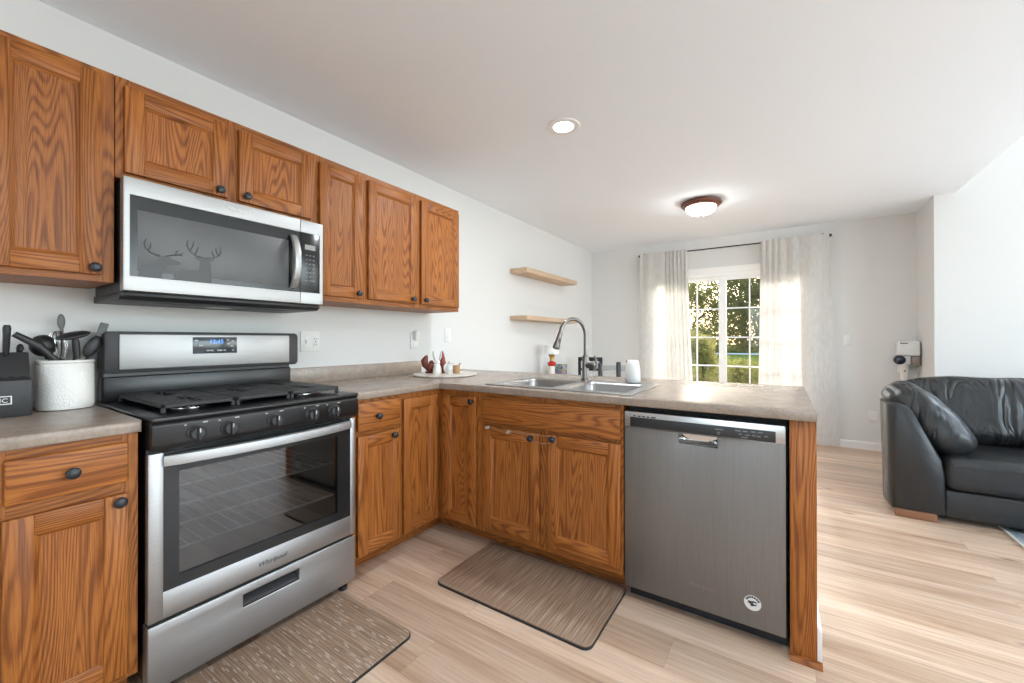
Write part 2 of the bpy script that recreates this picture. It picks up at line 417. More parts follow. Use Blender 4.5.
structure('baseboard_back', MB().prism(prof_x(YB, -1), 'x', DX1+.06, 3.482), TRIM)
structure('baseboard_left', MB().prism(prof_x(0, 1), 'y', 2.3, YB), TRIM)
structure('baseboard_right', MB().prism(prof_x(3.482, -1), 'y', 4.656, YB), TRIM)
structure('baseboard_living', MB().prism(prof_x(4.668, -1), 'x', 3.47, 7.0), TRIM)
# knee wall that carries the end of the peninsula
structure('wall_peninsula', MB().box(2.368, 2.445, 1.392, 2.06, 0, .874).box(.02, 2.368, 1.99, 2.06, 0, .874), WALL)
structure('baseboard_peninsula', MB().prism([(2.445, 0), (2.462, 0), (2.462, .115), (2.454, .13), (2.445, .135)], 'y', 1.39, 2.06), TRIM)

# unseen windows, built for the daylight and fill lamps to shine through
def plain_window(name, axis, pos, u0, u1, v0, v1, nmul):
    fr = tag(bpy.data.objects.new(name, None), kind='structure'); C.objects.link(fr)
    us = [u0, u0+.05]; 
    for k in range(1, nmul): c = u0+(u1-u0)*k/nmul; us += [c-.03, c+.03]
    us += [u1-.05, u1]
    holes = [(i, 1) for i in range(1, len(us)-1, 2)]
    structure('window_frame', MB().plate(axis, us, [v0, v0+.05, v1-.05, v1], holes, pos-.03, pos+.03), VINYL, fr)
    g = {'x': lambda: MB().box(pos-.002, pos+.002, u0+.04, u1-.04, v0+.04, v1-.04), 'y': lambda: MB().box(u0+.04, u1-.04, pos-.002, pos+.002, v0+.04, v1-.04)}[axis]()
    structure('glass', g, GLASS, fr)
plain_window('window_1', 'x', 7.05, -.5, 3.7, .6, 2.6, 4)
plain_window('added_window_3', 'y', 4.74, 4.5, 6.9, .3, 2.3, 3)  # added out of view; its sun patch on the floor brightens the ceiling
plain_window('added_window_2', 'y', -2.85, 1.5, 3.7, .9, 2.15, 3)  # added out of view to let in fill from behind the camera

# sliding patio door in the back wall
door = tag(bpy.data.objects.new('door_1', None), kind='structure'); C.objects.link(door)
structure('door_casing', MB().plate('y', [DX0-.06, DX0, DX1, DX1+.06], [0, DZ, DZ+.075], [(1, 0)], YB-.018, YB, bev=.003), TRIM, door)
structure('door_frame', MB().plate('y', [DX0, DX0+.045, DX1-.045, DX1], [0, .04, DZ-.04, DZ], [(1, 1)], YB, YB+.115, bev=.003), VINYL, door)
def sash(x0, x1, y, gx0, gx1, mv):
    structure('sash', MB().plate('y', [x0, gx0, gx1, x1], [.04, .13, 1.912, DZ-.04], [(1, 1)], y, y+.035, bev=.004), VINYL, door)
    structure('glass_pane', MB().box(gx0-.01, gx1+.01, y+.012, y+.016, .12, 1.92), GLASS, door)
    mb = MB()
    for x in mv: mb.box(x-.008, x+.008, y+.008, y+.020, .13, 1.912)
    for z in (.473, .835, 1.196, 1.558): mb.box(gx0, gx1, y+.008, y+.020, z-.008, z+.008)
    structure('muntin_grid', mb, VINYL, door)
sash(DX0+.045, 1.735, YB+.062, .915, 1.682, (1.170, 1.428))
sash(1.700, DX1-.045, YB+.022, 1.772, 2.525, (2.022, 2.275))
hd = MB().box(2.548, 2.572, YB-.012, YB+.022, .93, 1.22, .006)
structure('door_handle', hd, WHITEP, door)

# ------------------------------------------------------------------ cabinets
def front_slab(mb, x0, x1, z0, z1, m=1, t=.020): mb.box(x0, x1, -t, -.0005, z0, z1, .005, 3, m)
def panel_door(x0, x1, z0, z1, fw=.056, t=.020):
    mb = MB()
    mb.box(x0, x0+fw, -t, -.0005, z0, z1, .0035, 2, 0).box(x1-fw, x1, -t, -.0005, z0, z1, .0035, 2, 0)
    mb.box(x0+fw-.001, x1-fw+.001, -t+.0004, -.001, z0, z0+fw, .003, 2, 1).box(x0+fw-.001, x1-fw+.001, -t+.0004, -.001, z1-fw, z1, .003, 2, 1)
    a0, a1, b0, b1 = x0+fw, x1-fw, z0+fw, z1-fw
    mb.box(a0-.004, a1+.004, -.0085, -.002, b0-.004, b1+.004, 0, 1, 0)
    yo, yi, w = -t+.003, -.0086, .010
    o = [(a0-.001, yo, b0-.001), (a1+.001, yo, b0-.001), (a1+.001, yo, b1+.001), (a0-.001, yo, b1+.001)]
    i = [(a0+w, yi, b0+w), (a1-w, yi, b0+w), (a1-w, yi, b1-w), (a0+w, yi, b1-w)]
    # quarter-round sticking between frame and panel, closed at the back
    k = [(a0-.001, yi+.001, b0-.001), (a1+.001, yi+.001, b0-.001), (a1+.001, yi+.001, b1+.001), (a0-.001, yi+.001, b1+.001)]
    for e in range(4):
        f = (e+1) % 4
        mb.raw([o[e], o[f], i[f], i[e], k[e], k[f]], [[0, 1, 2, 3], [4, 5, 1, 0], [3, 2, 5, 4], [0, 3, 4], [1, 5, 2]], 1 if e % 2 == 0 else 0)
    return mb
def knob(x, z, y=-.020, r=.0165, parent=None):
    M = Matrix.Translation((x, y, z)) @ Matrix.Rotation(PI/2, 4, 'X')
    prof = [(.009, -.001), (.0075, .003), (.0065, .010), (.0075, .014), (r*.85, .017), (r, .021), (r*.97, .0245), (r*.75, .028), (r*.35, .0295), (.001, .030)]
    return MB().lathe(prof, n=24, mat=M).build('knob', KNOB, parent, smooth=50)

def cabinet(name, label, loc, rz, w, z0, z1, depth, fronts, group=None, rails=(), stiles=(), toe=None, end=None, fsl=.04, fsr=.04, cat='cabinet', hollow=False):
    """fronts: (kind, x0, x1, z0, z1, knob or None); local x along the run, front face at y = 0, carcass behind it"""
    t = thing(name, label, cat, loc, rz, group)
    mb = MB()
    if hollow:
        mb.box(.001, .019, .018, depth, z0, z1, .001, 1, 0).box(w-.019, w-.001, .018, depth, z0, z1, .001, 1, 0)
        mb.box(.019, w-.019, depth-.012, depth, z0, z1, .001, 1, 0).box(.019, w-.019, .018, depth-.012, z0, z0+.018, .001, 1, 0).box(.019, w-.019, .0185, .030, z0+.018, z1, 0, 1, 0)
    else: mb.box(.001, w-.001, .018, depth, z0, z1, .001, 1, 0)
    mb.box(0, fsl, 0, .019, z0, z1, .001, 1, 0).box(w-fsr, w, 0, .019, z0, z1, .001, 1, 0)
    for a, b in stiles: mb.box(a, b, 0, .019, z0, z1, .001, 1, 0)
    for a, b in rails: mb.box(fsl-.001, w-fsr+.001, .0006, .019, a, b, .001, 1, 1)
    if toe: mb.box(.001, w-.001, toe, depth, 0, z0+.002, 0, 1, 1)
    mb.build('carcass', [OAKV, OAKH], t)
    for fr in fronts:
        kind, x0, x1, a, b, kn = fr
        if kind == 'door': o = panel_door(x0, x1, a, b).build('door', [OAKV, OAKH], t)
        else:
            s = MB(); front_slab(s, x0, x1, a, b); o = s.build('drawer' if kind == 'drawer' else 'false_front', [OAKV, OAKH], t)
        if kn: knob(kn[0], kn[1], parent=o)
    return t
R90 = PI/2
UG = 'oak wall cabinets above the counter'
UF, UZ0, UZ1 = .321, 1.378, 2.137
cabinet('wall_cabinet', 'tall oak wall cabinet left of the microwave, cut by the photo edge', (UF, -.335, 0), R90, .327, UZ0, UZ1, .318,
        [('door', .030, .293, 1.401, 2.113, (.272, 1.424))], UG, rails=((UZ0, 1.415), (2.095, UZ1)))
cabinet('wall_cabinet', 'short oak wall cabinet with two doors right above the microwave', (UF, -.006, 0), R90, .772, 1.765, UZ1, .318,
        [('door', .022, .356, 1.787, 2.106, (.322, 1.810)), ('door', .400, .735, 1.787, 2.106, (.426, 1.812))], UG,
        rails=((1.765, 1.80), (2.095, UZ1)), stiles=((.35, .41),))
cabinet('wall_cabinet', 'narrow single-door oak wall cabinet just right of the microwave', (UF, .767, 0), R90, .285, UZ0, UZ1, .318,
        [('door', .006, .267, 1.405, 2.104, (.232, 1.432))], UG, rails=((UZ0, 1.42), (2.09, UZ1)))
cabinet('wall_cabinet', 'two-door oak wall cabinet at the right end of the upper row', (UF, 1.053, 0), R90, .832, UZ0, UZ1, .318,
        [('door', .020, .400, 1.407, 2.104, (.356, 1.436)), ('door', .438, .816, 1.407, 2.104, (.468, 1.436))], UG,
        rails=((UZ0, 1.42), (2.09, UZ1)), stiles=((.39, .45),))
BG = 'oak base cabinets under the counter'
cabinet('base_cabinet', 'oak base cabinet left of the range, one drawer over one door', (.617, -.322, 0), R90, .308, .105, .875, .60,
        [('drawer', .036, .281, .728, .851, (.158, .790)), ('door', .032, .281, .128, .692, (.258, .673))], BG,
        rails=((.105, .14), (.69, .735), (.845, .875)), toe=.105)
cabinet('base_cabinet', 'narrow oak base cabinet right of the range, drawer over door', (.617, .765, 0), R90, .297, .10, .875, .60,
        [('drawer', .024, .284, .722, .860, (.136, .786)), ('door', .024, .290, .112, .697, (.234, .672))], BG,
        rails=((.10, .13), (.69, .73), (.85, .875)), toe=.105)
cabinet('base_cabinet', 'wide oak sink base cabinet with plain false front and two doors', (.926, 1.372, 0), 0, .820, .10, .875, .60,
        [('false_front', .034, .809, .716, .850, None), ('door', .034, .390, .137, .694, (.349, .667)), ('door', .433, .809, .137, .697, (.475, .679))], BG,
        rails=((.10, .145), (.685, .725), (.842, .875)), stiles=((.385, .44),), toe=.105, hollow=True)
# corner cabinet: L-shaped carcass with two leaves meeting in the inner corner
t = thing('corner_cabinet', 'oak corner base cabinet with two tall door leaves meeting in the inner corner', 'cabinet', (.617, 1.372, 0), 0, BG)
mb = MB()
mb.prism([(-.60, -.310), (0, -.310), (0, 0), (.309, 0), (.309, .60), (-.60, .60)], 'z', .10, .875, m=0)
mb.prism([(-.58, -.309), (-.105, -.309), (-.105, .105), (.308, .105), (.308, .58), (-.58, .58)], 'z', 0, .10, m=1)
mb.build('carcass', [OAKV, OAKH], t)
def rot_part(mb, M):
    mb.v = [tuple(M @ Vector(v)) for v in mb.v]; return mb
leaf = rot_part(panel_door(.016, .274, .112, .846), Matrix.Translation((0, -.310, 0)) @ Matrix.Rotation(R90, 4, 'Z'))
leaf.build('door', [OAKV, OAKH], t)
leaf2 = panel_door(.042, .290, .118, .846).build('door', [OAKV, OAKH], t)
knob(.268, .822, parent=leaf2)
# oak panel that closes the end of the peninsula
t = thing('end_panel', 'narrow upright oak end panel right of the dishwasher, with shoe moulding', 'panel', (2.406, 1.38, 0), 0)
MB().box(2.3665, 2.447, 1.374, 1.3915, .016, .874, .0015).build('panel_board', OAKV, t, root=t)
MB().prism([(1.374, 0), (1.356, 0), (1.356, .006), (1.362, .016), (1.374, .021)], 'x', 2.3665, 2.462).build('shoe_moulding', OAKH, t, root=t)

# ------------------------------------------------------------------ counters
def front_edge(e):
    return all(v.co.z > .9 for v in e.verts)
t = MB().plate('z', [.001, .637], [-.335, -.009], [], .876, .914, bev=.007, keep=lambda e: all(v.co.x > .6 for v in e.verts)).build('countertop', COUNTER, loc=(.3, -.17, .876), smooth=40)
tag(t, 'short taupe laminate countertop left of the range, under the crock', 'countertop')
ct = thing('countertop', 'long L-shaped taupe laminate countertop running over sink and dishwasher', 'countertop', (.6, 1.8, .876))
YC, YCB, XCE = 1.346, 2.285, 2.447
SX0, SX1, SY0, SY1 = .955, 1.755, 1.42, 1.93
def outer(e):
    a, b = e.verts
    if abs(a.co.z-b.co.z) > 1e-4: return False
    return (all(abs(v.co.x-.637) < 1e-3 and v.co.y <= YC+1e-3 for v in e.verts) or all(abs(v.co.y-YC) < 1e-3 and v.co.x >= .636 for v in e.verts)
            or all(abs(v.co.x-XCE) < 1e-3 for v in e.verts) or all(abs(v.co.y-YCB) < 1e-3 for v in e.verts))
us, vs = [.001, .637, SX0, SX1, XCE], [.766, YC, SY0, SY1, YCB]
MB().plate('z', us, vs, [(1, 0), (2, 0), (3, 0), (2, 2)], .876, .914, bev=.007, keep=outer).build('slab', COUNTER, ct, root=ct, smooth=40)
MB().box(.001, .02, .766, 1.80, .9135, 1.007, .004).build('backsplash', COUNTER, ct, root=ct)

# ------------------------------------------------------------------ sink, faucet
t = thing('double_sink', 'stainless double-bowl drop-in sink set in the peninsula counter', 'sink', (1.355, 1.675, .914))
bx = [(.985, 1.335), (1.375, 1.725)]; by = (1.455, 1.835)
MB().plate('z', [.937, bx[0][0], bx[0][1], bx[1][0], bx[1][1], 1.773], [1.402, by[0], by[1], 1.948], [(1, 1), (3, 1)], .9142, .9195, bev=.002).build('rim', SINKST, t, root=t)
for (x0, x1) in bx:
    mb = MB(); rings = []; nn = 10
    def rr(ins, z, rad):
        X0, X1, Y0, Y1 = x0+ins, x1-ins, by[0]+ins, by[1]-ins; pts = []
        for cx, cy, a in ((X1-rad, Y1-rad, 0), (X0+rad, Y1-rad, 90), (X0+rad, Y0+rad, 180), (X1-rad, Y0+rad, 270)):
            for k in range(7):
                an = math.radians(a+15*k); pts.append((cx+rad*math.cos(an), cy+rad*math.sin(an), z))
        return pts
    rg = [rr(-.004, .9187, .035), rr(.002, .9165, .045), rr(.008, .900, .05), rr(.016, .775, .055), rr(.03, .758, .06), rr(.06, .752, .07)]
    # outer skin gives the bowl its thickness
    rg2 = [rr(.055, .749, .07), rr(.026, .754, .06), rr(.013, .775, .055), rr(.005, .900, .05), rr(-.001, .9135, .045)]
    allr = rg + rg2; n = len(allr[0]); vs_, fs_ = [], []
    for q in allr: vs_ += q
    for i in range(len(rg)-1):
        for k in range(n): fs_.append([i*n+k, i*n+(k+1) % n, (i+1)*n+(k+1) % n, (i+1)*n+k])
    fs_.append([(len(rg)-1)*n+k for k in range(n)])
    o = mb.raw(vs_[:len(rg)*n], fs_)
    bo = mb.build('bowl', SINKST, t, root=t, smooth=60)
    cx, cy = (x0+x1)/2, (by[0]+by[1])/2+.03
    MB().lathe([(.055, .7525), (.055, .756), (.04, .7555), (.036, .750)], c=(cx, cy, 0)).build('drain', CHROME, bo, root=t)

t = thing('faucet', 'brushed nickel gooseneck pull-down faucet standing behind the sink bowls', 'faucet', (1.335, 1.90, .9195))
fx, fy = 1.335, 1.90
MB().lathe([(.030, .9195), (.030, .926), (.024, .932), (.022, .945), (.021, 1.055), (.0185, 1.065), (.0135, 1.075)], c=(fx, fy, 0)).build('body', NICKEL, t, root=t, smooth=50)
d = Vector((-.093, -.2, 0)).normalized(); rad = .098; path = [Vector((fx, fy, 1.07)), Vector((fx, fy, 1.14))]
for k in range(19):
    a = math.radians(-0 + k*9.6); path.append(Vector((fx, fy, 1.196)) + d*(rad - rad*math.cos(a)) + Vector((0, 0, rad*math.sin(a))))
end = path[-1]; dirn = (path[-1]-path[-2]).normalized()
MB().tube(path, .0115, 16).build('gooseneck', NICKEL, t, root=t, smooth=60)
dn = (dirn + d*.16).normalized()
sp = MB().tube([end - dn*.006, end, end+dn*.02, end+dn*.05, end+dn*.093, end+dn*.098], [.013, .0142, .0145, .0175, .0215, .019], 18)
sh = sp.build('spray_head', NICKEL, t, root=t, smooth=60)
side = Vector((d.y, -d.x, 0))
bp = end + dn*.035 + (Vector((.84, -.55, 0)).normalized())*.013
MB().tube([bp, bp+dn*.03], .007, 10).build('spray_button', BLACKM, sh, root=t)
hx = Vector((.97, -.2, 0)).normalized()
MB().tube([Vector((fx, fy, 1.012)), Vector((fx, fy, 1.012))+hx*.055, Vector((fx, fy, 1.010))+hx*.075], [.019, .0185, .014], 18).build('handle_hub', NICKEL, t, root=t, smooth=50)
q = Vector((fx, fy, 1.01))+hx*.066
MB().tube([q+Vector((0, 0, -.03)), q+Vector((0, 0, .0)), q+hx*.012+Vector((0, 0, .022)), q+hx*.010+Vector((0, 0, .042)), q+hx*.0+Vector((0, 0, .062))], [.010, .011, .008, .0065, .005], 12).build('lever', NICKEL, t, root=t, smooth=50)

# ------------------------------------------------------------------ range
t = thing('gas_range', 'stainless and black gas range with oven, between the oak base cabinets', 'range', (.33, .3785, 0)); RT = t
Y0, Y1 = .003, .754
mb = MB().box(.03, .628, Y0, .078, .05, .905).box(.03, .628, .682, Y1, .05, .905).box(.03, .11, .078, .682, .05, .905)
mb.box(.11, .628, .078, .682, .05, .33).box(.11, .628, .078, .682, .745, .905)
body = mb.build('body', BLACK, t, root=t, smooth=0)
RACK = mat('rack_wire', (.5, .5, .49), .35)
for z in (.45, .60):
    mb = MB()
    for y in [.085+.0425*k for k in range(15)]: mb.tube([(.13, y, z), (.60, y, z)], .0022, 6)
    mb.tube([(.60, .08, z), (.60, .68, z)], .0035, 8).tube([(.13, .08, z), (.13, .68, z)], .0035, 8).tube([(.36, .08, z-.004), (.36, .68, z-.004)], .003, 8)
    mb.build('oven_rack', RACK, t, root=t)
MB().plate('z', [.03, .684], [.001, .757], [], .905, .921, bev=.006).build('cooktop', BLACK, t, root=t, smooth=40)
mb = MB().prism([(.63, .812), (.668, .812), (.678, .83), (.682, .893), (.672, .906), (.63, .906)], 'y', .003, .755, .0025)
cp = mb.build('control_panel', BLACK, t, root=t, smooth=30)
for y in (.12, .219, .377, .528, .629):
    M = Matrix.Translation((.680, y, .855)) @ Matrix.Rotation(PI/2, 4, 'Y')
    kb = MB().lathe([(.0275, -.006), (.0275, .004), (.023, .008), (.0215, .022), (.018, .026), (.001, .027)], n=32, mat=M)
    k = kb.build('range_knob', CHAR, t, root=t, smooth=35)
    MB().box(.700, .718, y-.005, y+.005, .834, .876, .003, 2).build('grip', CHAR, k, root=t)
    MB().box(.7175, .7185, y-.0012, y+.0012, .860, .874).build('pointer', LIGHTPRINT, k, root=t)
    for dy, zz, w in ((-.03, .887, .007), (.026, .889, .014)): MB().box(.6795, .6822, y+dy-w/2, y+dy+w/2, zz-.0030, zz+.0010).build('knob_marking', GREYT, cp, root=t)
# oven door: steel surround, black glass band, window
xd0, xd1 = .630, .657
yy = [0, .040, .731, .757]; zz = [.257, .345, .757, .8025]
mb = MB().box(xd0, xd1, 0, .0405, .257, .8025, .004).box(xd0, xd1, .7305, .757, .257, .8025, .004).box(xd0, xd1-.0003, .036, .735, .257, .346, .004)
dr = mb.build('oven_door', STEELH, t, root=t, smooth=40)
MB().plate('x', [.040, .082, .668, .731], [.346, .382, .732, .757], [(1, 1)], xd0+.004, xd1-.002).box(xd0, xd1-.006, .040, .731, .757, .8025, .002).build('glass_surround', BLKGLASS, dr, root=t, smooth=0)
MB().box(xd0+.012, xd0+.016, .078, .672, .378, .736).build('oven_window', OVENGLASS, dr, root=t)
# bowed bar handle
vs_, fs_ = [], []; nseg = 24
for i in range(nseg+1):
    u = i/nseg; y = .038 + u*(.731-.038); x = .655 + .040*math.sin(PI*u)**.75; zc = .774
    vs_ += [(x, y, zc-.019), (x+.010, y, zc-.016), (x+.012, y, zc), (x+.009, y, zc+.016), (x, y, zc+.020), (x-.008, y, zc)]
for i in range(nseg):
    for k in range(6): fs_.append([i*6+k, i*6+(k+1) % 6, (i+1)*6+(k+1) % 6, (i+1)*6+k])
fs_.append([0, 1, 2, 3, 4, 5]); fs_.append([nseg*6+k for k in range(6)])
MB().raw(vs_, fs_).build('door_handle', STEELMW, dr, root=t, smooth=40)
MB().text('Whirlpool', .026, (xd1+.0004, .381, .291), (0, 1, 0), (0, 0, 1), .0006, shear=.35, align='CENTER').build('lettering', DKT, dr, root=t, smooth=0)
# drawer with its long finger pull
mb = MB().plate('x', [0, .277, .490, .757], [.038, .166, .213, .246], [(1, 1)], .605, xd1, bev=.004)
dw = mb.build('storage_drawer', STEELH, t, root=t, smooth=40)
MB().box(.612, .618, .272, .495, .160, .219).prism([(.618, .166), (.655, .166), (.6555, .172), (.640, .182), (.618, .200)], 'y', .2772, .4898).build('finger_pull', CHAR, dw, root=t)
for (x, y) in ((.60, .04), (.60, .717), (.08, .04), (.08, .717)):
    MB().cyl((x+.02, y, 0), (x+.02, y, .018), .019).cyl((x+.02, y, .017), (x+.02, y, .052), .009).build('foot', BLACKM, t, root=t)
# grates, burners
for (ya, yb, kind) in ((.050, .272, 0), (.276, .480, 1), (.484, .708, 0)):
    mb = MB(); b = .012; z0, z1 = .941, .952
    for (x0, x1, a, c) in ((.115, .60, ya, ya+b), (.115, .60, yb-b, yb), (.115, .127, ya, yb), (.588, .60, ya, yb)): mb.box(x0, x1, a, c, z0-.004, z1, .003, 1)
    ym = (ya+yb)/2; xs_ = (.235, .485) if kind == 0 else (.36,)
    us = sorted({.125, .592} | {round(xx+d_, 4) for xx in xs_ for d_ in (-.085, -.05, -.016, .016, .05, .085)})
    vs2 = [ya+.008, ym-.080, ym-.016, ym+.016, ym+.080, yb-.008]
    holes = []
    for i in range(len(us)-1):
        c = (us[i]+us[i+1])/2
        for xx in xs_:
            if abs(c-xx) < .016: holes += [(i, 1), (i, 2), (i, 3)]
            elif abs(c-xx) < .085: holes += [(i, 2)]
    mb.plate('z', us, vs2, holes, .9445, .952)
    for xx in xs_:
        for (da, db) in ((1, 0), (-1, 0), (0, 1), (0, -1)):
            x0_, x1_ = sorted((xx+da*.022, xx+da*.086)); y0_, y1_ = sorted((ym+db*.022, ym+db*.081))
            if da: mb.box(x0_, x1_, ym-.0045, ym+.0045, .943, .9535, .0015, 1)
            else: mb.box(xx-.0045, xx+.0045, y0_, y1_, .943, .9535, .0015, 1)
    for xx in (.121, .594):
        for y in (ya+.006, yb-.006): mb.box(xx-.007, xx+.007, y-.006, y+.006, .9215, z0, .002, 1)
    mb.build('grate', IRON, t, root=t, smooth=0)
for (x, y, r) in ((.235, .161, .034), (.485, .161, .045), (.36, .378, .038), (.235, .596, .045), (.485, .596, .034)):
    bb = MB().lathe([(r*1.25, .9205), (r*1.25, .924), (r, .928), (r*.95, .934)], c=(x, y, 0)).build('burner', CHROME, t, root=t)
    MB().lathe([(r*.9, .934), (r*.95, .938), (r*.8, .941), (.001, .9415)], c=(x, y, 0)).build('burner_cap', IRON, bb, root=t)
# backguard with its control strip
mb = MB().box(.03, .10, .008, .750, .919, 1.022, .006).box(.03, .09, .012, .745, 1.018, 1.05)
bg = mb.build('backguard', BLACK, t, root=t, smooth=30)
bm_ = MB(); pts = []
for cy, cz, a in ((.765-.02, 1.205-.02, 0), (.004+.02, 1.205-.02, 90), (.004+.02, 1.038+.02, 180), (.765-.02, 1.038+.02, 270)):
    for k in range(6): an = math.radians(a+18*k); pts.append((cy+.02*math.cos(an), cz+.02*math.sin(an)))
bm_.prism(pts, 'x', .035, .142, .003).build('console', CHAR, bg, root=t, smooth=40)
MB().box(.140, .1485, .045, .716, 1.051, 1.194, .004).build('console_plate', STEELMW, bg, root=t, smooth=40)
dsp = MB().box(.1480, .1500, .287, .464, 1.108, 1.183, .006).build('display', mat('display_glass', (.05, .06, .07), .15), t, root=t, smooth=40)
BLUE = emit('blue_digits', (.12, .32, 1.0), 1.6)
MB().text('12:45', .026, (.1503, .3785, 1.154), (0, 1, 0), (0, 0, 1), .0006, align='CENTER').build('clock_digits', BLUE, dsp, root=t, smooth=0)
for (y, z, w) in ((.30, 1.168, .012), (.318, 1.145, .016), (.345, 1.122, .012), (.36, 1.122, .014), (.392, 1.122, .02), (.412, 1.122, .01), (.425, 1.170, .01), (.428, 1.152, .012), (.445, 1.166, .01), (.442, 1.142, .012), (.447, 1.122, .01)):
    MB().box(.1499, .1503, y-w/2, y+w/2, z-.003, z+.003).build('key_marking', GREYT, dsp, root=t, smooth=0)

# ------------------------------------------------------------------ microwave
t = thing('microwave', 'stainless over-the-range microwave hung under the short oak cabinet', 'microwave', (.2, .3785, 1.33))
MB().box(.003, .352, .004, .760, 1.334, 1.757, .004).build('body', BLACKM, t, root=t)
mb = MB().prism([(.008, 1.319), (.340, 1.319), (.362, 1.333), (.362, 1.346), (.008, 1.346)], 'y', -.001, .757, .002)
for k in range(2):
    y = .12+.36*k; mb.box(.08, .24, y, y+.17, 1.3175, 1.323)
mb.build('vent_base', BLACKM, t, root=t)
MB().box(.12, .20, .34, .42, 1.3165, 1.3225, .001).build('task_light', mat('frosted_lens', (.5, .5, .48), .4), t, root=t)
ms = MB().plate('x', [0, .019, .640], [1.348, 1.403, 1.695, 1.758], [(1, 1)], .353, .392, bev=.003).build('microwave_door', STEELMW, t, root=t, smooth=40)
MB().box(.355, .3875, .0185, .6395, 1.402, 1.696).build('door_glass', BLKGLASS, ms, root=t)
MWIN = mat('microwave_screen', (.095, .098, .102), .40)
MB().box(.3870, .3882, .040, .585, 1.424, 1.645, .0005).build('screen', MWIN, ms, root=t)
MB().plate('x', [.641, .740, .757], [1.348, 1.405, 1.697, 1.758], [(0, 1)], .353, .392, bev=.003).build('control_surround', STEELMW, t, root=t, smooth=40)
GREYD = mat('dim_print', (.17, .17, .175), .5)
kp = MB().box(.355, .3890, .6412, .7405, 1.404, 1.698, .001).build('keypad', BLKGLASS, t, root=t)
MB().box(.3888, .3896, .664, .718, 1.616, 1.640).build('display', mat('grey_display', (.30, .31, .31), .3), kp, root=t)
for r in range(7):
    for c in range(3):
        y, z = .673+.018*c, 1.588-.021*r; w = .009 if r < 6 else .012; MB().box(.3888, .3893, y-w/2, y+w/2, z-.0025, z+.0025).build('key_marking', GREYD, kp, root=t, smooth=0)
vs_, fs_ = [], []; nseg = 20
for i in range(nseg+1):
    u = i/nseg; z = 1.418+u*(1.672-1.418); x = .392+.045*math.sin(PI*u)**.7
    yc = .604; w = .017
    vs_ += [(x-.004, yc-w, z), (x+.006, yc-w*.8, z), (x+.009, yc, z), (x+.006, yc+w*.8, z), (x-.004, yc+w, z), (x-.008, yc, z)]
for i in range(nseg):
    for k in range(6): fs_.append([i*6+k, i*6+(k+1) % 6, (i+1)*6+(k+1) % 6, (i+1)*6+k])
fs_.append([0, 1, 2, 3, 4, 5]); fs_.append([nseg*6+k for k in range(6)])
MB().raw(vs_, fs_).build('door_handle', CHROME if False else STEELMW, ms, root=t, smooth=40)
MB().text('Whirlpool', .022, (.3923, .367, 1.7225), (0, 1, 0), (0, 0, 1), .0006, shear=.3, align='CENTER').build('lettering', LIGHTPRINT, ms, root=t, smooth=0)
# two antlered deer silhouettes showing on the screen
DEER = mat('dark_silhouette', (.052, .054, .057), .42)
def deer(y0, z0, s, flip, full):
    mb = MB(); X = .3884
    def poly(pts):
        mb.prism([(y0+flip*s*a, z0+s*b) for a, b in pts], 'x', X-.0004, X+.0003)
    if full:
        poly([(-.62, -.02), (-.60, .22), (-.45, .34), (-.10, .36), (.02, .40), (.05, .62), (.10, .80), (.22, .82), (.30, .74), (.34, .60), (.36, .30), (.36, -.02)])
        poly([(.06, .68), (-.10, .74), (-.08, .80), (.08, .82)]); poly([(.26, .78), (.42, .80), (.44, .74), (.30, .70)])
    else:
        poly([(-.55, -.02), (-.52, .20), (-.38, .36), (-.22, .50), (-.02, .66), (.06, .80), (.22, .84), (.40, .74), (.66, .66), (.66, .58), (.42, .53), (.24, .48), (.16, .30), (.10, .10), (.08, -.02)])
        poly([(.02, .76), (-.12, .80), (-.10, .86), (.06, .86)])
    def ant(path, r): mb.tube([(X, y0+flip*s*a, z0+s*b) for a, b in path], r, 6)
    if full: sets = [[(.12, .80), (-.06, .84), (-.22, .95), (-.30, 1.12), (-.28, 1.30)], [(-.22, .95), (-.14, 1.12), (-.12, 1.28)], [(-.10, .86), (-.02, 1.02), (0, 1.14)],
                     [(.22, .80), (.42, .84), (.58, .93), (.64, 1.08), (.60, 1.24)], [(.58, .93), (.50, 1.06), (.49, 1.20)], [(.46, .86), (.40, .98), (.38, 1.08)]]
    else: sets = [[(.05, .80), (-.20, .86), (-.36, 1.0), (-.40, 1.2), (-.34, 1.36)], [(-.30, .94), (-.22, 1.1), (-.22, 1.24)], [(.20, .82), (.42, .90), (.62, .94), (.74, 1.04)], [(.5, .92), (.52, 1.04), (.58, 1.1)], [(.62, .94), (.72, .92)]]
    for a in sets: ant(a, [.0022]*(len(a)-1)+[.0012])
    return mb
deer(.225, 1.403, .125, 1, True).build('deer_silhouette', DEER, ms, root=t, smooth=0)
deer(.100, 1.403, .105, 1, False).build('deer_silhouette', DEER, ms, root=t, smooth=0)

# ------------------------------------------------------------------ dishwasher
t = thing('dishwasher', 'stainless built-in dishwasher under the counter, between sink cabinet and end panel', 'dishwasher', (2.055, 1.66, 0))
YD = 1.366
MB().box(1.757, 2.360, 1.42, 1.97, .066, .868).build('tub', GAP, t, root=t, smooth=0)
MB().box(1.757, 2.360, 1.435, 1.47, 0, .070).build('toe_kick', BLACKM, t, root=t)
mb = MB().plate('y', [1.752, 1.983, 2.128, 2.355], [.068, .735, .778, .782], [(1, 1)], YD, 1.42, bev=.003)
dd = mb.build('dishwasher_door', STEELDW, t, root=t, smooth=40)
MB().box(1.752, 2.355, YD+.001, 1.42, .7815, .850, .003).build('control_fascia', steel('fascia_steel', 'x', .52, .3), t, root=t, smooth=40)
st = MB().box(1.778, 2.324, YD-.0008, YD+.004, .784, .826, .0008).build('control_strip', BLACKM, t, root=t)
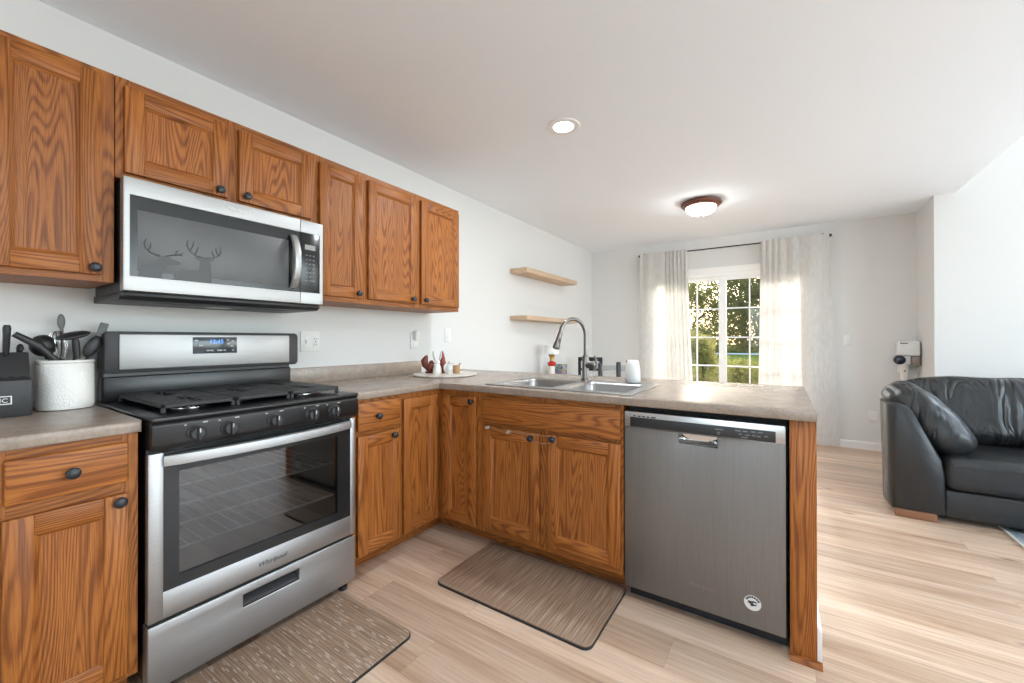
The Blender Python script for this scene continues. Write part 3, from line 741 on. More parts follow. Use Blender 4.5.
# scooped pocket handle
vs_, fs_ = [], []
n1, n2 = 16, 6
for i in range(n1+1):
    x = 1.983+(2.128-1.983)*i/n1; e = abs(2*i/n1-1)**4
    for j in range(n2+1):
        a = j/n2*PI/2
        vs_.append((x, YD+.001+(.036*(1-e))*math.sin(a), .735+.012*e+.016*(1-math.cos(a))))
for i in range(n1):
    for j in range(n2): k = i*(n2+1)+j; fs_.append([k, k+1, k+n2+2, k+n2+1])
MB().raw(vs_, fs_).box(1.981, 2.130, YD+.037, YD+.040, .735, .780).build('pocket_handle', CHROME, dd, root=t, smooth=60)
for k, w in ((0, .010), (1, .012), (2, .012), (3, .012), (4, .020)): MB().box(1.793+.019*k, 1.793+.019*k+w, YD-.0002, YD+.003, .829, .834).build('vent_slot', GAP, t, root=t, smooth=0)
for (x, z, w) in ((2.135, .812, .03), (2.133, .800, .012), (2.133, .793, .010), (2.20, .815, .02), (2.225, .815, .016), (2.252, .816, .014), (2.275, .817, .016), (2.208, .802, .012), (2.232, .801, .016), (2.254, .802, .012), (2.270, .801, .012), (2.294, .804, .012), (2.222, .791, .022)):
    MB().box(x-w/2, x+w/2, YD-.0011, YD-.0005, z-.0022, z+.0022).build('key_marking', GREYD, st, root=t, smooth=0)
MB().text('Whirlpool', .024, (2.068, YD-.0003, .157), (1, 0, 0), (0, 0, 1), .0005, shear=.3, align='CENTER').build('lettering', mat('engraved_print', (.30, .30, .29), .4, .8), dd, root=t, smooth=0)
M = Matrix.Translation((2.248, YD, .162)) @ Matrix.Rotation(PI/2, 4, 'X')
sk = MB().lathe([(.0285, 0), (.0285, .0006), (.001, .0007)], n=40, mat=M).build('round_sticker', mat('sticker_white', (.72, .72, .70), .5), dd, root=t)
mb = MB()
for k in range(7):
    a = math.radians(150-20*k); cx, cz = 2.248+.0225*math.cos(a), .162+.0225*math.sin(a)
    mb.box(-.0032, .0032, -.0003, .0003, -.0034, .0034, mat=Matrix.Translation((cx, YD-.0008, cz)) @ Matrix.Rotation(-(a-PI/2), 4, 'Y'))
mb.prism([(2.248+a*.017, .160+b*.017) for a, b in ((-.95, .15), (-.8, .55), (-.3, .45), (.2, .62), (.85, .5), (.9, .25), (.2, .28), (.05, .1), (.35, -.1), (.8, -.05), (.75, -.35), (.3, -.4), (0, -.62), (-.45, -.55), (-.4, -.2), (-.7, -.1))], 'y', YD-.0011, YD-.0006)
mb.build('sticker_emblem', DKT, sk, root=t, smooth=0)

# ------------------------------------------------------------------ clear strap lock on the sink cabinet knobs
t = thing('cabinet_lock', 'clear plastic child lock strap looped over the two sink cabinet knobs', 'lock', (1.30, 1.325, .68))
CLEAR = pane('clear_plastic', (.92, .93, .93), .05, 1.0, 1.5)
yk = 1.335
pth = [(.995, 1.350, .690), (1.10, 1.343, .684), (1.22, yk, .690), (1.34, yk, .690), (1.42, yk, .694), (1.425, yk, .668), (1.36, yk, .652), (1.24, yk, .655), (1.222, yk, .672), (1.235, yk, .688)]
MB().tube(pth, .0022, 8).build('strap', mat('milky_plastic', (.30, .17, .10), .25), t, root=t, smooth=50)
for x in (1.0, 1.14):
    MB().cyl((x, 1.352, .690-(x-1.0)*.06), (x, 1.330, .690-(x-1.0)*.06), .009, .008, 16).build('lock_button', mat('frosted_plastic', (.42, .36, .32), .35), t, root=t, smooth=40)

# ------------------------------------------------------------------ wall plates and shelves
def outlet(mb, o, ud, zc, w=.034, h=.05): pass
t = thing('wall_outlet', 'white two-gang plate with switch and outlet, just right of the range backguard', 'outlet', (.004, .9155, 1.159))
MB().box(.0005, .007, .855, .976, 1.099, 1.219, .003).build('plate', WHITEP, t, root=t)
MB().box(.006, .0085, .871, .902, 1.126, 1.192, .001).box(.008, .018, .882, .891, 1.150, 1.170, .002).build('toggle_switch', WHITEP, t, root=t)
r_ = MB().box(.006, .0088, .929, .963, 1.126, 1.192, .001).build('receptacle', WHITEP, t, root=t)
MB().box(.0085, .0092, .938, .941, 1.170, 1.180).box(.0085, .0092, .951, .954, 1.170, 1.180).box(.0085, .0092, .938, .941, 1.138, 1.148).box(.0085, .0092, .951, .954, 1.138, 1.148).box(.0085, .0092, .942, .950, 1.156, 1.162).build('slot', CHAR, r_, root=t)
t = thing('wall_outlet', 'white outlet plate with a white plug-in, on the wall above the rust red figurine', 'outlet', (.004, 1.74, 1.155))
MB().box(.0005, .007, 1.702, 1.778, 1.098, 1.216, .003).build('plate', WHITEP, t, root=t)
MB().box(.006, .045, 1.722, 1.768, 1.165, 1.240, .010).build('plug_in', WHITEP, t, root=t)
MB().box(.006, .0095, 1.724, 1.757, 1.112, 1.145, .001).box(.009, .0098, 1.733, 1.736, 1.125, 1.136).box(.009, .0098, 1.745, 1.748, 1.125, 1.136).build('receptacle', WHITEP, t, root=t)
t = thing('light_switch', 'plain white switch plate on the left wall, right of the plug-in outlet', 'switch', (.004, 2.113, 1.21))
MB().box(.0005, .007, 2.076, 2.150, 1.151, 1.269, .003).build('plate', WHITEP, t, root=t)
MB().box(.006, .010, 2.097, 2.130, 1.178, 1.243, .002).build('rocker', WHITEP, t, root=t)
t = thing('wall_outlet', 'white outlet plate low on the back wall beside the black sofa', 'outlet', (3.145, 5.234, .35))
MB().box(3.108, 3.183, 5.231, 5.2375, .29, .41, .003).build('plate', WHITEP, t, root=t)
for z in (.33, .37): MB().box(3.129, 3.162, 5.2285, 5.232, z-.015, z+.015, .001).box(3.138, 3.141, 5.228, 5.229, z-.004, z+.006).box(3.150, 3.153, 5.228, 5.229, z-.004, z+.006).build('receptacle', WHITEP, t, root=t)
t = thing('light_switch', 'small white switch plate on the back wall beside the right curtain', 'switch', (2.86, 5.234, 1.16))
MB().box(2.905, 2.975, 5.231, 5.2375, 1.10, 1.215, .003).build('plate', WHITEP, t, root=t)
MB().box(2.934, 2.946, 5.220, 5.232, 1.146, 1.170, .002).build('toggle_switch', WHITEP, t, root=t)

def shelf(z0, z1, y1, label):
    o = MB().box(.001, .205, 3.06, y1, z0, z1, .0025).build('floating_shelf', PALEWOOD, loc=(.1, 3.6, z0)); tag(o, label, 'shelf', 'floating shelves on the left wall')
shelf(1.853, 1.903, 4.27, 'upper of the two pale wood floating shelves on the left wall')
shelf(1.372, 1.415, 4.27, 'lower of the two pale wood floating shelves, behind the faucet arch')

# ------------------------------------------------------------------ ceiling lights
GLOW = emit('downlight_glow', (1, .98, .95), 6.0)
def downlight(x, y, label, power):
    t = thing('recessed_light', label, 'ceiling light', (x, y, ZC))
    MB().lathe([(.098, -.0005), (.097, -.006), (.080, -.009), (.060, -.004), (.060, -.0005)], c=(x, y, ZC), n=40).build('trim_ring', TRIM, t, root=t, smooth=40)
    MB().lathe([(.060, -.001), (.060, -.0055), (.001, -.006)], c=(x, y, ZC), n=40).build('lens', GLOW, t, root=t, smooth=40)
    d = bpy.data.lights.new('downlight', 'AREA'); d.shape = 'DISK'; d.size = .13; d.energy = power; d.color = (.88, .95, 1)
    o = bpy.data.objects.new('downlight', d); C.objects.link(o); o.location = (x, y, ZC-.012)
downlight(1.25, 1.772, 'round recessed ceiling downlight with white trim over the kitchen', 12)
downlight(2.70, .10, 'recessed ceiling downlight added out of view above the camera to brighten the floor', 14)  # unseen extra fixture, added to put more light on the kitchen floor
t = thing('flush_ceiling_light', 'bronze-rimmed flush ceiling light with a white glass bowl', 'ceiling light', (1.72, 3.70, ZC))
MB().lathe([(.150, -.0005), (.168, -.010), (.176, -.022), (.172, -.034), (.156, -.048), (.136, -.058), (.126, -.054)], c=(1.72, 3.70, ZC), n=48).build('rim', BRONZE, t, root=t, smooth=50)
MB().lathe([(.128, -.050), (.127, -.064), (.115, -.088), (.090, -.107), (.055, -.119), (.02, -.124), (.001, -.1245)], c=(1.72, 3.70, ZC), n=40).build('glass_bowl', emit('bowl_glow', (1, .99, .98), 28.0), t, root=t, smooth=60)
MB().lathe([(.010, -.122), (.013, -.129), (.007, -.138), (.001, -.139)], c=(1.72, 3.70, ZC), n=16).build('finial', BRONZE, t, root=t, smooth=50)

# ------------------------------------------------------------------ curtains
t = thing('curtain_rod', 'thin black curtain rod above the sliding patio door', 'curtain rod', (1.76, 5.14, 2.297))
MB().cyl((.745, 5.145, 2.300), (2.775, 5.145, 2.300), .008, n=12).build('rod', BLACKM, t, root=t, smooth=50)
for x, s in ((.745, -1), (2.775, 1)): MB().ball((x+s*.012, 5.145, 2.300), .017).build('finial', BLACKM, t, root=t, smooth=60)
for x in (.80, 2.722): MB().box(x-.006, x+.006, 5.14, 5.2375, 2.306, 2.316, .001).box(x-.014, x+.014, 5.232, 5.2375, 2.285, 2.335, .002).cyl((x, 5.145, 2.308), (x, 5.145, 2.328), .013, n=12).build('bracket', BLACKM, t, root=t)
def curtain(label, xt, xb, dens, zb, ph):
    nx, nz = 150, 40
    # phase runs faster where the cloth is gathered; dens(u) = folds per unit u
    us = [i/nx for i in range(nx+1)]; phs = [0]
    for i in range(nx): phs.append(phs[-1] + 2*PI*dens(us[i])[0]/nx)
    vs_, fs_ = [], []
    for j in range(nz+1):
        w = j/nz; z = 2.318 + (zb-2.318)*w
        for i, u in enumerate(us):
            f, amp = dens(u); fl = w**.7
            x = xt[0]+(xt[1]-xt[0])*u; x2 = xb[0]+(xb[1]-xb[0])*u; x = x+(x2-x)*w**1.3
            a = amp*(.45+.55*min(1, w*3))
            y = 5.115 + a*math.sin(phs[i]+ph+.5*math.sin(w*2.2+u*5)) + .006*math.sin(u*23+w*3) + .012*w*math.sin(u*4+1.5*w)
            x += .35*a*math.sin(2*(phs[i]+ph))
            vs_.append((x, y, z + .006*math.sin(phs[i]*.5)*(1 if j == nz else 0)))
    for j in range(nz):
        for i in range(nx): k = j*(nx+1)+i; fs_.append([k, k+1, k+nx+2, k+nx+1])
    o = MB().raw(vs_, fs_).build('curtain', LINEN, loc=((xt[0]+xt[1])/2, 5.115, zb), smooth=180)
    tag(o, label, 'curtain', 'linen curtains at the patio door')
curtain('left of the two off-white linen curtains at the patio door', (.742, 1.340), (.71, 1.425), lambda u: ((2.2, .010) if u < .55 else (13.0, .022)), .035, .6)
curtain('right of the two off-white linen curtains, hanging beside the bare back wall', (2.147, 2.778), (2.11, 2.865), lambda u: ((11.0, .022) if u < .30 else (6.0, .020) if u < .62 else (2.0, .009)), .030, 2.0)

# ------------------------------------------------------------------ floor mats and rug
def rect_round(x0, x1, y0, y1, r, n=6):
    pts = []
    for cx, cy, a in ((x1-r, y1-r, 0), (x0+r, y1-r, 90), (x0+r, y0+r, 180), (x1-r, y0+r, 270)):
        for k in range(n+1): an = math.radians(a+90*k/n); pts.append((cx+r*math.cos(an), cy+r*math.sin(an)))
    return pts
def floor_mat_obj(x0, x1, y0, y1, m, label):
    t = thing('floor_mat', label, 'mat', ((x0+x1)/2, (y0+y1)/2, 0), 0, 'woven anti-fatigue kitchen mats')
    MB().prism(rect_round(x0, x1, y0, y1, .035), 'z', .0005, .009).build('rubber_base', BLACKM, t, root=t)
    MB().prism(rect_round(x0+.003, x1-.003, y0+.003, y1-.003, .033), 'z', .0085, .014, .002).build('woven_top', m, t, root=t)
floor_mat_obj(.645, 1.128, -.075, .690, MATA, 'brown woven kitchen mat with pale dashes, on the floor before the range')
floor_mat_obj(.953, 1.742, .984, 1.447, MATB, 'brown streaked kitchen mat on the floor before the sink cabinet')
RUGM = mat('blue_grey_rug', (.3, .35, .4), .9)
n_ = noise(RUGM, coords(RUGM, (1, 1, 1), False), 14, 4, .7); L(RUGM, ramp(RUGM, n_, [(.35, (.16, .22, .28)), (.5, (.36, .42, .47)), (.65, (.55, .57, .58))]), bsdf(RUGM).inputs['Base Color']); bump(RUGM, n_, .4, .004)
t = thing('area_rug', 'blue-grey patterned area rug with pale edge, before the black sofa', 'rug', (4.5, 2.2, 0))
MB().box(3.480, 5.6, 1.0, 3.62, .0002, .009, .003).build('pile', RUGM, t, root=t)
MB().plate('z', [3.466, 3.482, 5.60, 5.616], [.986, 1.002, 3.62, 3.634], [(1, 1)], .001, .0095, bev=.002).build('edge_binding', mat('rug_edge', (.62, .58, .50), .9), t, root=t)

# ------------------------------------------------------------------ sofa
def superbox(c, r, e=4.0, rot=None, nu=40, nv=28, wr=0.0, seed=0, freq=5.0, dirw=None):
    """soft rounded cushion with creases"""
    vs_, fs_ = [], []
    sg = lambda v, p: math.copysign(abs(v)**p, v)
    M = Matrix.Translation(c) @ (rot.to_matrix().to_4x4() if rot else Matrix())
    for j in range(nv+1):
        ph = -PI/2 + PI*j/nv
        for i in range(nu):
            th = 2*PI*i/nu
            p = Vector((sg(math.cos(ph), 2/e)*sg(math.cos(th), 2/e), sg(math.cos(ph), 2/e)*sg(math.sin(th), 2/e), sg(math.sin(ph), 2/e)))
            q = Vector((p.x*r[0], p.y*r[1], p.z*r[2]))
            if wr:
                d = dirw or Vector((1, 1, .3)); s = q.dot(d)
                h = mnoise.noise(Vector((q.x*freq+seed, q.y*freq, q.z*freq)))*1.0
                h += .55*math.sin(s*freq*7 + 6*mnoise.noise(q*freq*.6+Vector((seed, 3, 1))))*max(0, mnoise.noise(q*2.2+Vector((seed*2, 0, 5)))+.25)
                q += p.normalized()*h*wr
            vs_.append(M @ q)
    for j in range(nv):
        for i in range(nu): fs_.append([j*nu+i, j*nu+(i+1) % nu, (j+1)*nu+(i+1) % nu, (j+1)*nu+i])
    return MB().raw(vs_, fs_)
t = thing('leather_sofa', 'black leather sofa with sloping arms and slouchy cushions, at the right photo edge', 'sofa', (3.9, 3.65, 0))
XL, XR = 2.935, 5.02
arm = [(2.958, .05), (3.205, .05), (3.205, .30), (3.190, .40), (3.045, .715), (3.02, .737), (2.965, .745), (2.942, .735)]
def arm_mb(mir):
    # the outer side curves inwards towards the back
    secs = []
    for y, k, gz in ((3.205, .02, .02), (3.222, 0, 0), (3.40, -.012, 0), (3.50, -.004, 0), (3.62, .03, 0), (3.74, .09, 0), (3.80, .15, .02)):
        ring = []
        for x, z in arm:
            w = max(0, min(1, (3.10-x)/.15)); xx = x + k*w
            if gz: xx = 3.08+(xx-3.08)*.88; z = .39+(z-.39)*.96
            ring.append((xx if not mir else XL+XR-xx, y, z))
        secs.append(ring)
    n = len(arm); vs_ = [p for r in secs for p in r]; fs_ = []
    for i in range(len(secs)-1):
        for k in range(n): fs_.append([i*n+k, i*n+(k+1) % n, (i+1)*n+(k+1) % n, (i+1)*n+k])
    fs_ += [list(range(n)), [(len(secs)-1)*n+k for k in range(n)]]
    return MB().raw(vs_, fs_)
arm_mb(False).build('arm', LEATHER, t, root=t, smooth=60)
arm_mb(True).build('arm', LEATHER, t, root=t, smooth=60)
MB().box(3.206, 4.749, 3.245, 4.05, .035, .213, .018, 3).build('base', LEATHER, t, root=t, smooth=50)
sc = MB().box(3.2065, 4.748, 3.205, 3.96, .216, .425, .05, 5)
sc.build('seat_cushion', LEATHER, t, root=t, smooth=60)
MB().tube([(3.23, 3.2035, .375), (3.6, 3.2035, .378), (4.2, 3.2035, .376), (4.72, 3.2035, .375)], .003, 6).build('seat_piping', LEATHER, t, root=t)
MB().box(3.16, 4.80, 3.98, 4.12, .035, .70, .04, 4).build('back_frame', LEATHER, t, root=t, smooth=50)
superbox((3.62, 3.92, .650), (.555, .175, .240), 4.2, Euler((-.16, 0, 0)), wr=.026, seed=3, freq=4.0, nu=84, nv=56, dirw=Vector((1, .2, -1))).build('back_cushion', SLACK, t, root=t, smooth=80)
superbox((4.58, 3.92, .650), (.42, .175, .240), 4.2, Euler((-.16, 0, 0)), wr=.026, seed=9, freq=4.0, nu=64, nv=40, dirw=Vector((1, .2, -1))).build('back_cushion', SLACK, t, root=t, smooth=80)
superbox((3.195, 3.60, .622), (.275, .33, .125), 3.2, Euler((0, math.radians(50), math.radians(-3)), 'XYZ'), wr=.026, seed=5, freq=4.4, nu=84, nv=56, dirw=Vector((1, -.6, 0))).build('arm_cushion', SLACK, t, root=t, smooth=80)
for (x0, x1) in ((2.970, 3.168), (4.787, 4.985)):
    for (a, b) in ((3.215, 3.275), (3.66, 3.72)): MB().box(max(x0, 3.06) if a > 3.5 else x0, x1, a, b, .0005 if x0 < 3.4 else .0105, .053, .003).build('leg', LEGWOOD, t, root=t)

# ------------------------------------------------------------------ cordless vacuum on the back wall
t = thing('stick_vacuum', 'white cordless stick vacuum docked in the corner behind the sofa', 'vacuum cleaner', (3.37, 5.12, 0))
MB().box(3.335, 3.405, 5.165, 5.2375, .82, 1.09, .006).build('wall_dock', WHITEP, t, root=t)
MB().box(3.308, 3.470, 5.04, 5.16, 1.006, 1.150, .018, 4).build('motor_housing', WHITEP, t, root=t, smooth=50)
mb = MB()
for k in range(3): mb.box(3.322+.02*k, 3.338+.02*k, 5.0385, 5.0415, 1.124, 1.134)
mb.build('vent_slot', GAP, t, root=t, smooth=0)
MB().box(3.402, 3.476, 5.05, 5.16, .905, 1.008, .02, 3).build('dust_cup', mat('smoky_plastic', (.26, .21, .19), .25), t, root=t, smooth=50)
MB().box(3.320, 3.410, 5.06, 5.18, .915, 1.014, .02, 3).build('neck_housing', WHITEP, t, root=t, smooth=50)
hd_ = MB().tube([(3.325, 5.12, .965), (3.318, 5.03, .965), (3.316, 5.005, .965), (3.316, 4.998, .965)], [.044, .046, .042, .030], 28).build('filter_cap', mat('navy_plastic', (.012, .014, .035), .2), t, root=t, smooth=50)
MB().tube([(3.365, 5.12, .93), (3.365, 5.12, .86), (3.365, 5.13, .80), (3.365, 5.14, .70)], [.036, .034, .026, .022], 20).build('wand_socket', WHITEP, t, root=t, smooth=50)
MB().box(3.359, 3.371, 5.083, 5.088, .845, .862, .002).build('release_button', mat('red_button', (.4, .05, .05), .4), t, root=t)
MB().cyl((3.365, 5.14, .71), (3.365, 5.14, .09), .018).build('wand', WHITEP, t, root=t, smooth=50)
MB().box(3.25, 3.47, 5.05, 5.20, .001, .075, .02, 3).box(3.345, 3.385, 5.10, 5.17, .07, .11, .008).build('floor_head', WHITEP, t, root=t, smooth=50)

# ------------------------------------------------------------------ knife block, crock and utensils left of the range
t = thing('knife_block', 'black knife block with white rectangular badge, at the left photo edge', 'knife block', (.13, -.25, .914))
mb = MB().prism([(.075, .9145), (.200, .9145), (.203, 1.035), (.178, 1.043), (.135, 1.128), (.075, 1.128)], 'y', -.330, -.187, .003)
kb = mb.build('block', CHAR, t, root=t, smooth=30)
mb = MB().plate('x', [-.288, -.285, -.2335, -.2305], [.957, .960, .982, .985], [(1, 1)], .2012, .2026)
bd = mb.build('badge', WHITEP, kb, root=t, smooth=0)
MB().text('PMC', .0195, (.2022, -.259, .9640), (0, 1, 0), (0, 0, 1), .0008, align='CENTER', sx=1.05).build('lettering', WHITEP, bd, root=t, smooth=0)
mb = MB()
for k in range(5): mb.box(.177, .1795, -.315+.026*k, -.303+.026*k, 1.040, 1.048)
mb.build('knife_slot', GAP, t, root=t, smooth=0)
KG = 'knives in the knife block'
def knife(y, z1, x, lean, label):
    t = thing('kitchen_knife', label, 'knife', (x, y, 1.12), 0, KG)
    MB().tube([(x-.01, y, 1.118), (x-.008+lean*.2, y, 1.14), (x+lean*.6, y, (1.14+z1)/2), (x+lean, y, z1-.01), (x+lean, y, z1)], [.009, .012, .0125, .014, .010], 12, flat=.7).build('handle', BLACKM, t, root=t, smooth=50)
    MB().box(x-.0115, x-.0085, y-.012, y+.012, 1.03, 1.119 if x < .13 else 1.09).build('blade', CHROME, t, root=t)
knife(-.238, 1.222, .150, .012, 'black-handled knife standing tallest in the knife block')
knife(-.205, 1.150, .120, .004, 'short black-handled knife in the block, nearest the white crock')

CR = CERAMIC.copy(); CR.name = 'embossed_ceramic'
vo = N(CR, 'ShaderNodeTexVoronoi'); vo.inputs['Scale'].default_value = 150; L(CR, coords(CR, (1, 1, 1), False), vo.inputs['Vector']); bump(CR, vo.outputs['Distance'], .5, .002)
t = thing('utensil_crock', 'white embossed ceramic crock full of black utensils, left of the range', 'crock', (.098, -.092, .914))
MB().lathe([(.070, .9145), (.0745, .918), (.0755, .93), (.0755, 1.076), (.0725, 1.080), (.0725, 1.084), (.0765, 1.088), (.0765, 1.095), (.073, 1.097), (.0695, 1.094), (.069, .925), (.001, .922)], c=(.098, -.092, 0), n=56).build('crock_body', CR, t, root=t, smooth=40)
UGP = 'utensils standing in the white crock'
def utensil(name, label, cat, foot, neck, head, m=BLACKM, r=.0055):
    t = thing(name, label, cat, foot, 0, UGP)
    MB().tube([foot, neck], [r, r*.9], 10).build('handle', m, t, root=t, smooth=50)
    if head is not None: head.build('head', m, t, root=t, smooth=60)
    return t
GREYM = mat('grey_nylon', (.14, .14, .135), .45)
utensil('turner', 'black turner with broad curved blade leaning right, in the crock', 'utensil', (.085, -.10, .926), (.115, -.065, 1.14),
        MB().ball((.122, -.076, 1.188), (.030, .047, .012), rot=Euler((math.radians(16), math.radians(18), 0))).tube([(.115, -.066, 1.10), (.120, -.070, 1.165), (.121, -.074, 1.186)], [.010, .011, .006], 12))
utensil('ladle', 'black ladle at the left side of the white crock, bowl upward', 'utensil', (.10, -.075, .926), (.080, -.135, 1.11),
        MB().ball((.082, -.146, 1.150), (.036, .036, .040)).tube([(.080, -.133, 1.10), (.081, -.138, 1.13)], [.008, .012], 10))
utensil('serving_spoon', 'black serving spoon standing at the right rim of the crock', 'utensil', (.09, -.12, .926), (.112, -.036, 1.105),
        MB().ball((.115, -.025, 1.145), (.010, .021, .044), rot=Euler((math.radians(-24), 0, 0))))
utensil('spatula', 'thin grey spatula leaning over the range side of the crock', 'utensil', (.10, -.13, .926), (.098, -.024, 1.11),
        MB().box(-.002, .002, -.013, .013, -.06, .055, .0018, 2, mat=Matrix.Translation((.097, .0, 1.185)) @ Matrix.Rotation(math.radians(-15), 4, 'X')), GREYM)
t = utensil('whisk', 'wire balloon whisk standing in the middle of the crock', 'utensil', (.08, -.08, .926), (.083, -.105, 1.105), None, BLACKM)
mb = MB(); B0 = Vector((.083, -.105, 1.10)); ax = Vector((0, -.06, 1)).normalized(); ux = Vector((1, 0, 0)); uy = ax.cross(ux)
for k in range(6):
    a = PI*k/6; dvec = ux*math.cos(a)+uy*math.sin(a); pth = []
    for i in range(17):
        b = PI*i/16; pth.append(B0 + ax*(.105*(math.sin(b))**.8) + dvec*(.040*math.cos(b)*(.35+.65*math.sin(b))))
    mb.tube(pth, .0014, 6)
mb.build('wire_loop', CHROME, t, root=t, smooth=60)
utensil('tongs', 'black tongs leaning far left out of the crock towards the knife block', 'utensil', (.13, -.06, .926), (.152, -.128, 1.105),
        MB().tube([(.152, -.126, 1.10), (.155, -.165, 1.150), (.156, -.222, 1.192)], [.009, .013, .010], 10, flat=.6))
utensil('serving_fork', 'grey utensil handle rising highest behind the whisk', 'utensil', (.07, -.09, .926), (.065, -.098, 1.22),
        MB().ball((.064, -.099, 1.240), (.006, .011, .030)), GREYM)

# ------------------------------------------------------------------ tray with autumn figurines
MARB = mat('cream_marble', (.62, .56, .48), .3)
n_ = noise(MARB, coords(MARB, (1, 1, 1), False), 30, 4, .65, 1.0); L(MARB, ramp(MARB, n_, [(.35, (.50, .43, .35)), (.55, (.70, .66, .60))]), bsdf(MARB).inputs['Base Color'])
TX, TY = .315, 1.745
o = MB().lathe([(.215, .9145), (.228, .917), (.230, .924), (.226, .9275), (.001, .928)], c=(TX, TY, 0), n=64).build('round_tray', MARB, loc=(TX, TY, .9145), smooth=40)
tag(o, 'round cream stone tray in the counter corner, under the figurines', 'tray')
FG = 'figurines on the round tray'; FZ = .9282
x, y = .205, 1.695
t = thing('squirrel_figurine', 'rust red figurine with an upswept bushy tail, leftmost on the tray', 'figurine', (x, y, FZ), 0, FG)
MB().ball((x+.004, y+.006, FZ+.036), (.030, .032, .036)).ball((x+.004, y+.020, FZ+.074), (.017, .019, .018)).ball((x+.006, y+.036, FZ+.068), (.008, .010, .008)).box(x-.022, x+.028, y-.02, y+.03, FZ, FZ+.012, .004).build('body', RUST, t, root=t, smooth=60)
MB().tube([(x-.004, y-.012, FZ+.03), (x-.006, y-.034, FZ+.060), (x-.006, y-.040, FZ+.092), (x-.004, y-.024, FZ+.118), (x-.002, y-.018, FZ+.130)], [.014, .025, .026, .014, .003], 14).build('tail', RUST, t, root=t, smooth=60)
x, y = .290, 1.690
t = thing('rabbit_figurine', 'white figurine with two tall ears, between the rust and red figurines', 'figurine', (x, y, FZ), 0, FG)
MB().lathe([(.028, FZ), (.031, FZ+.01), (.030, FZ+.035), (.021, FZ+.060), (.016, FZ+.068)], c=(x, y, 0), n=24).ball((x, y, FZ+.080), (.021, .021, .020)).build('body', CERAMIC, t, root=t, smooth=60)
for s in (-1, 1): MB().tube([(x+s*.010, y+s*.010, FZ+.092), (x+s*.016, y+s*.018, FZ+.120), (x+s*.018, y+s*.021, FZ+.150), (x+s*.017, y+s*.020, FZ+.162)], [.007, .010, .008, .002], 12, flat=.6).build('ear', PALEGREY, t, root=t, smooth=60)
x, y = .285, 1.752
t = thing('gnome_figurine', 'slim red figurine with tall pointed hat, right of the white eared one', 'figurine', (x, y, FZ), 0, FG)
MB().lathe([(.021, FZ), (.023, FZ+.008), (.024, FZ+.04), (.020, FZ+.07)], c=(x, y, 0), n=22).ball((x+.015, y-.015, FZ+.066), .006).build('body', RUST, t, root=t, smooth=50)
MB().lathe([(.025, FZ+.066), (.022, FZ+.080), (.013, FZ+.120), (.004, FZ+.157), (.001, FZ+.160)], c=(x, y, 0), n=22).build('pointed_hat', mat('brick_red', (.26, .035, .025), .5), t, root=t, smooth=50)
x, y = .376, 1.715
t = thing('bird_figurine', 'small grey-white bird-shaped figurine at the front of the tray', 'figurine', (x, y, FZ), 0, FG)
MB().ball((x, y, FZ+.036), (.024, .026, .036)).ball((x+.006, y+.006, FZ+.076), .017).lathe([(.016, FZ), (.018, FZ+.006), (.014, FZ+.012)], c=(x, y, 0)).build('body', PALEGREY, t, root=t, smooth=60)
MB().tube([(x+.016, y+.012, FZ+.076), (x+.030, y+.020, FZ+.072)], [.005, .001], 8).build('beak', mat('ochre', (.5, .3, .08), .4), t, root=t)
MB().ball((x-.016, y-.014, FZ+.040), (.012, .016, .030)).build('wing', CERAMIC, t, root=t, smooth=60)
x, y = .396, 1.775
t = thing('wooden_cup', 'tiny tan wooden cup with a twig-like handle, rightmost on the tray', 'cup', (x, y, FZ), 0, FG)
MB().lathe([(.022, FZ), (.024, FZ+.005), (.025, FZ+.058), (.022, FZ+.058), (.021, FZ+.01), (.001, FZ+.008)], c=(x, y, 0)).build('cup_body', TANWOOD, t, root=t, smooth=40)
MB().tube([(x, y, FZ+.01), (x+.014, y+.014, FZ+.062), (x+.020, y+.020, FZ+.074)], [.004, .004, .006], 8).build('handle', TANWOOD, t, root=t)

# ------------------------------------------------------------------ soap bottle on the sink ledge
x, y, z = 1.628, 1.897, .9197
t = thing('soap_bottle', 'white ceramic soap bottle on the back ledge of the sink, right of the faucet', 'soap bottle', (x, y, z))
MB().lathe([(.034, z), (.041, z+.006), (.043, z+.03), (.0415, z+.075), (.037, z+.108), (.032, z+.126), (.026, z+.132), (.001, z+.134)], c=(x, y, 0), n=32).build('bottle', CERAMIC, t, root=t, smooth=60)
MB().tube([(x-.014, y-.006, z+.118), (x-.030, y-.012, z+.126), (x-.034, y-.014, z+.120)], [.007, .006, .005], 10).build('nozzle', CHAR, t, root=t, smooth=50)

# ------------------------------------------------------------------ console table with lamp and small box, under the shelves
t = thing('console_table', 'low pale wood console table against the left wall, under the floating shelves', 'table', (.17, 3.70, 0))
MB().box(.02, .34, 3.35, 3.92, .735, .762, .003).build('table_top', PALEWOOD, t, root=t)
MB().plate('z', [.03, .05, .31, .33], [3.36, 3.38, 3.89, 3.91], [(1, 1)], .66, .7355).build('apron', PALEWOOD, t, root=t)
for a in (.03, .295):
    for b in (3.36, 3.875): MB().box(a, a+.035, b, b+.035, .0005, .70, .002).build('leg', PALEWOOD, t, root=t)
x, y = .20, 3.60
t = thing('table_lamp', 'small table lamp with white shade, brass neck and red glass ball', 'lamp', (x, y, .762))
MB().lathe([(.055, .7625), (.057, .770), (.040, .780), (.030, .80), (.034, .84), (.030, .875)], c=(x, y, 0)).build('base', CERAMIC, t, root=t, smooth=50)
MB().lathe([(.012, .868), (.040, .880), (.050, .898), (.046, .914), (.018, .926)], c=(x, y, 0)).build('glass_ball', RED, t, root=t, smooth=60)
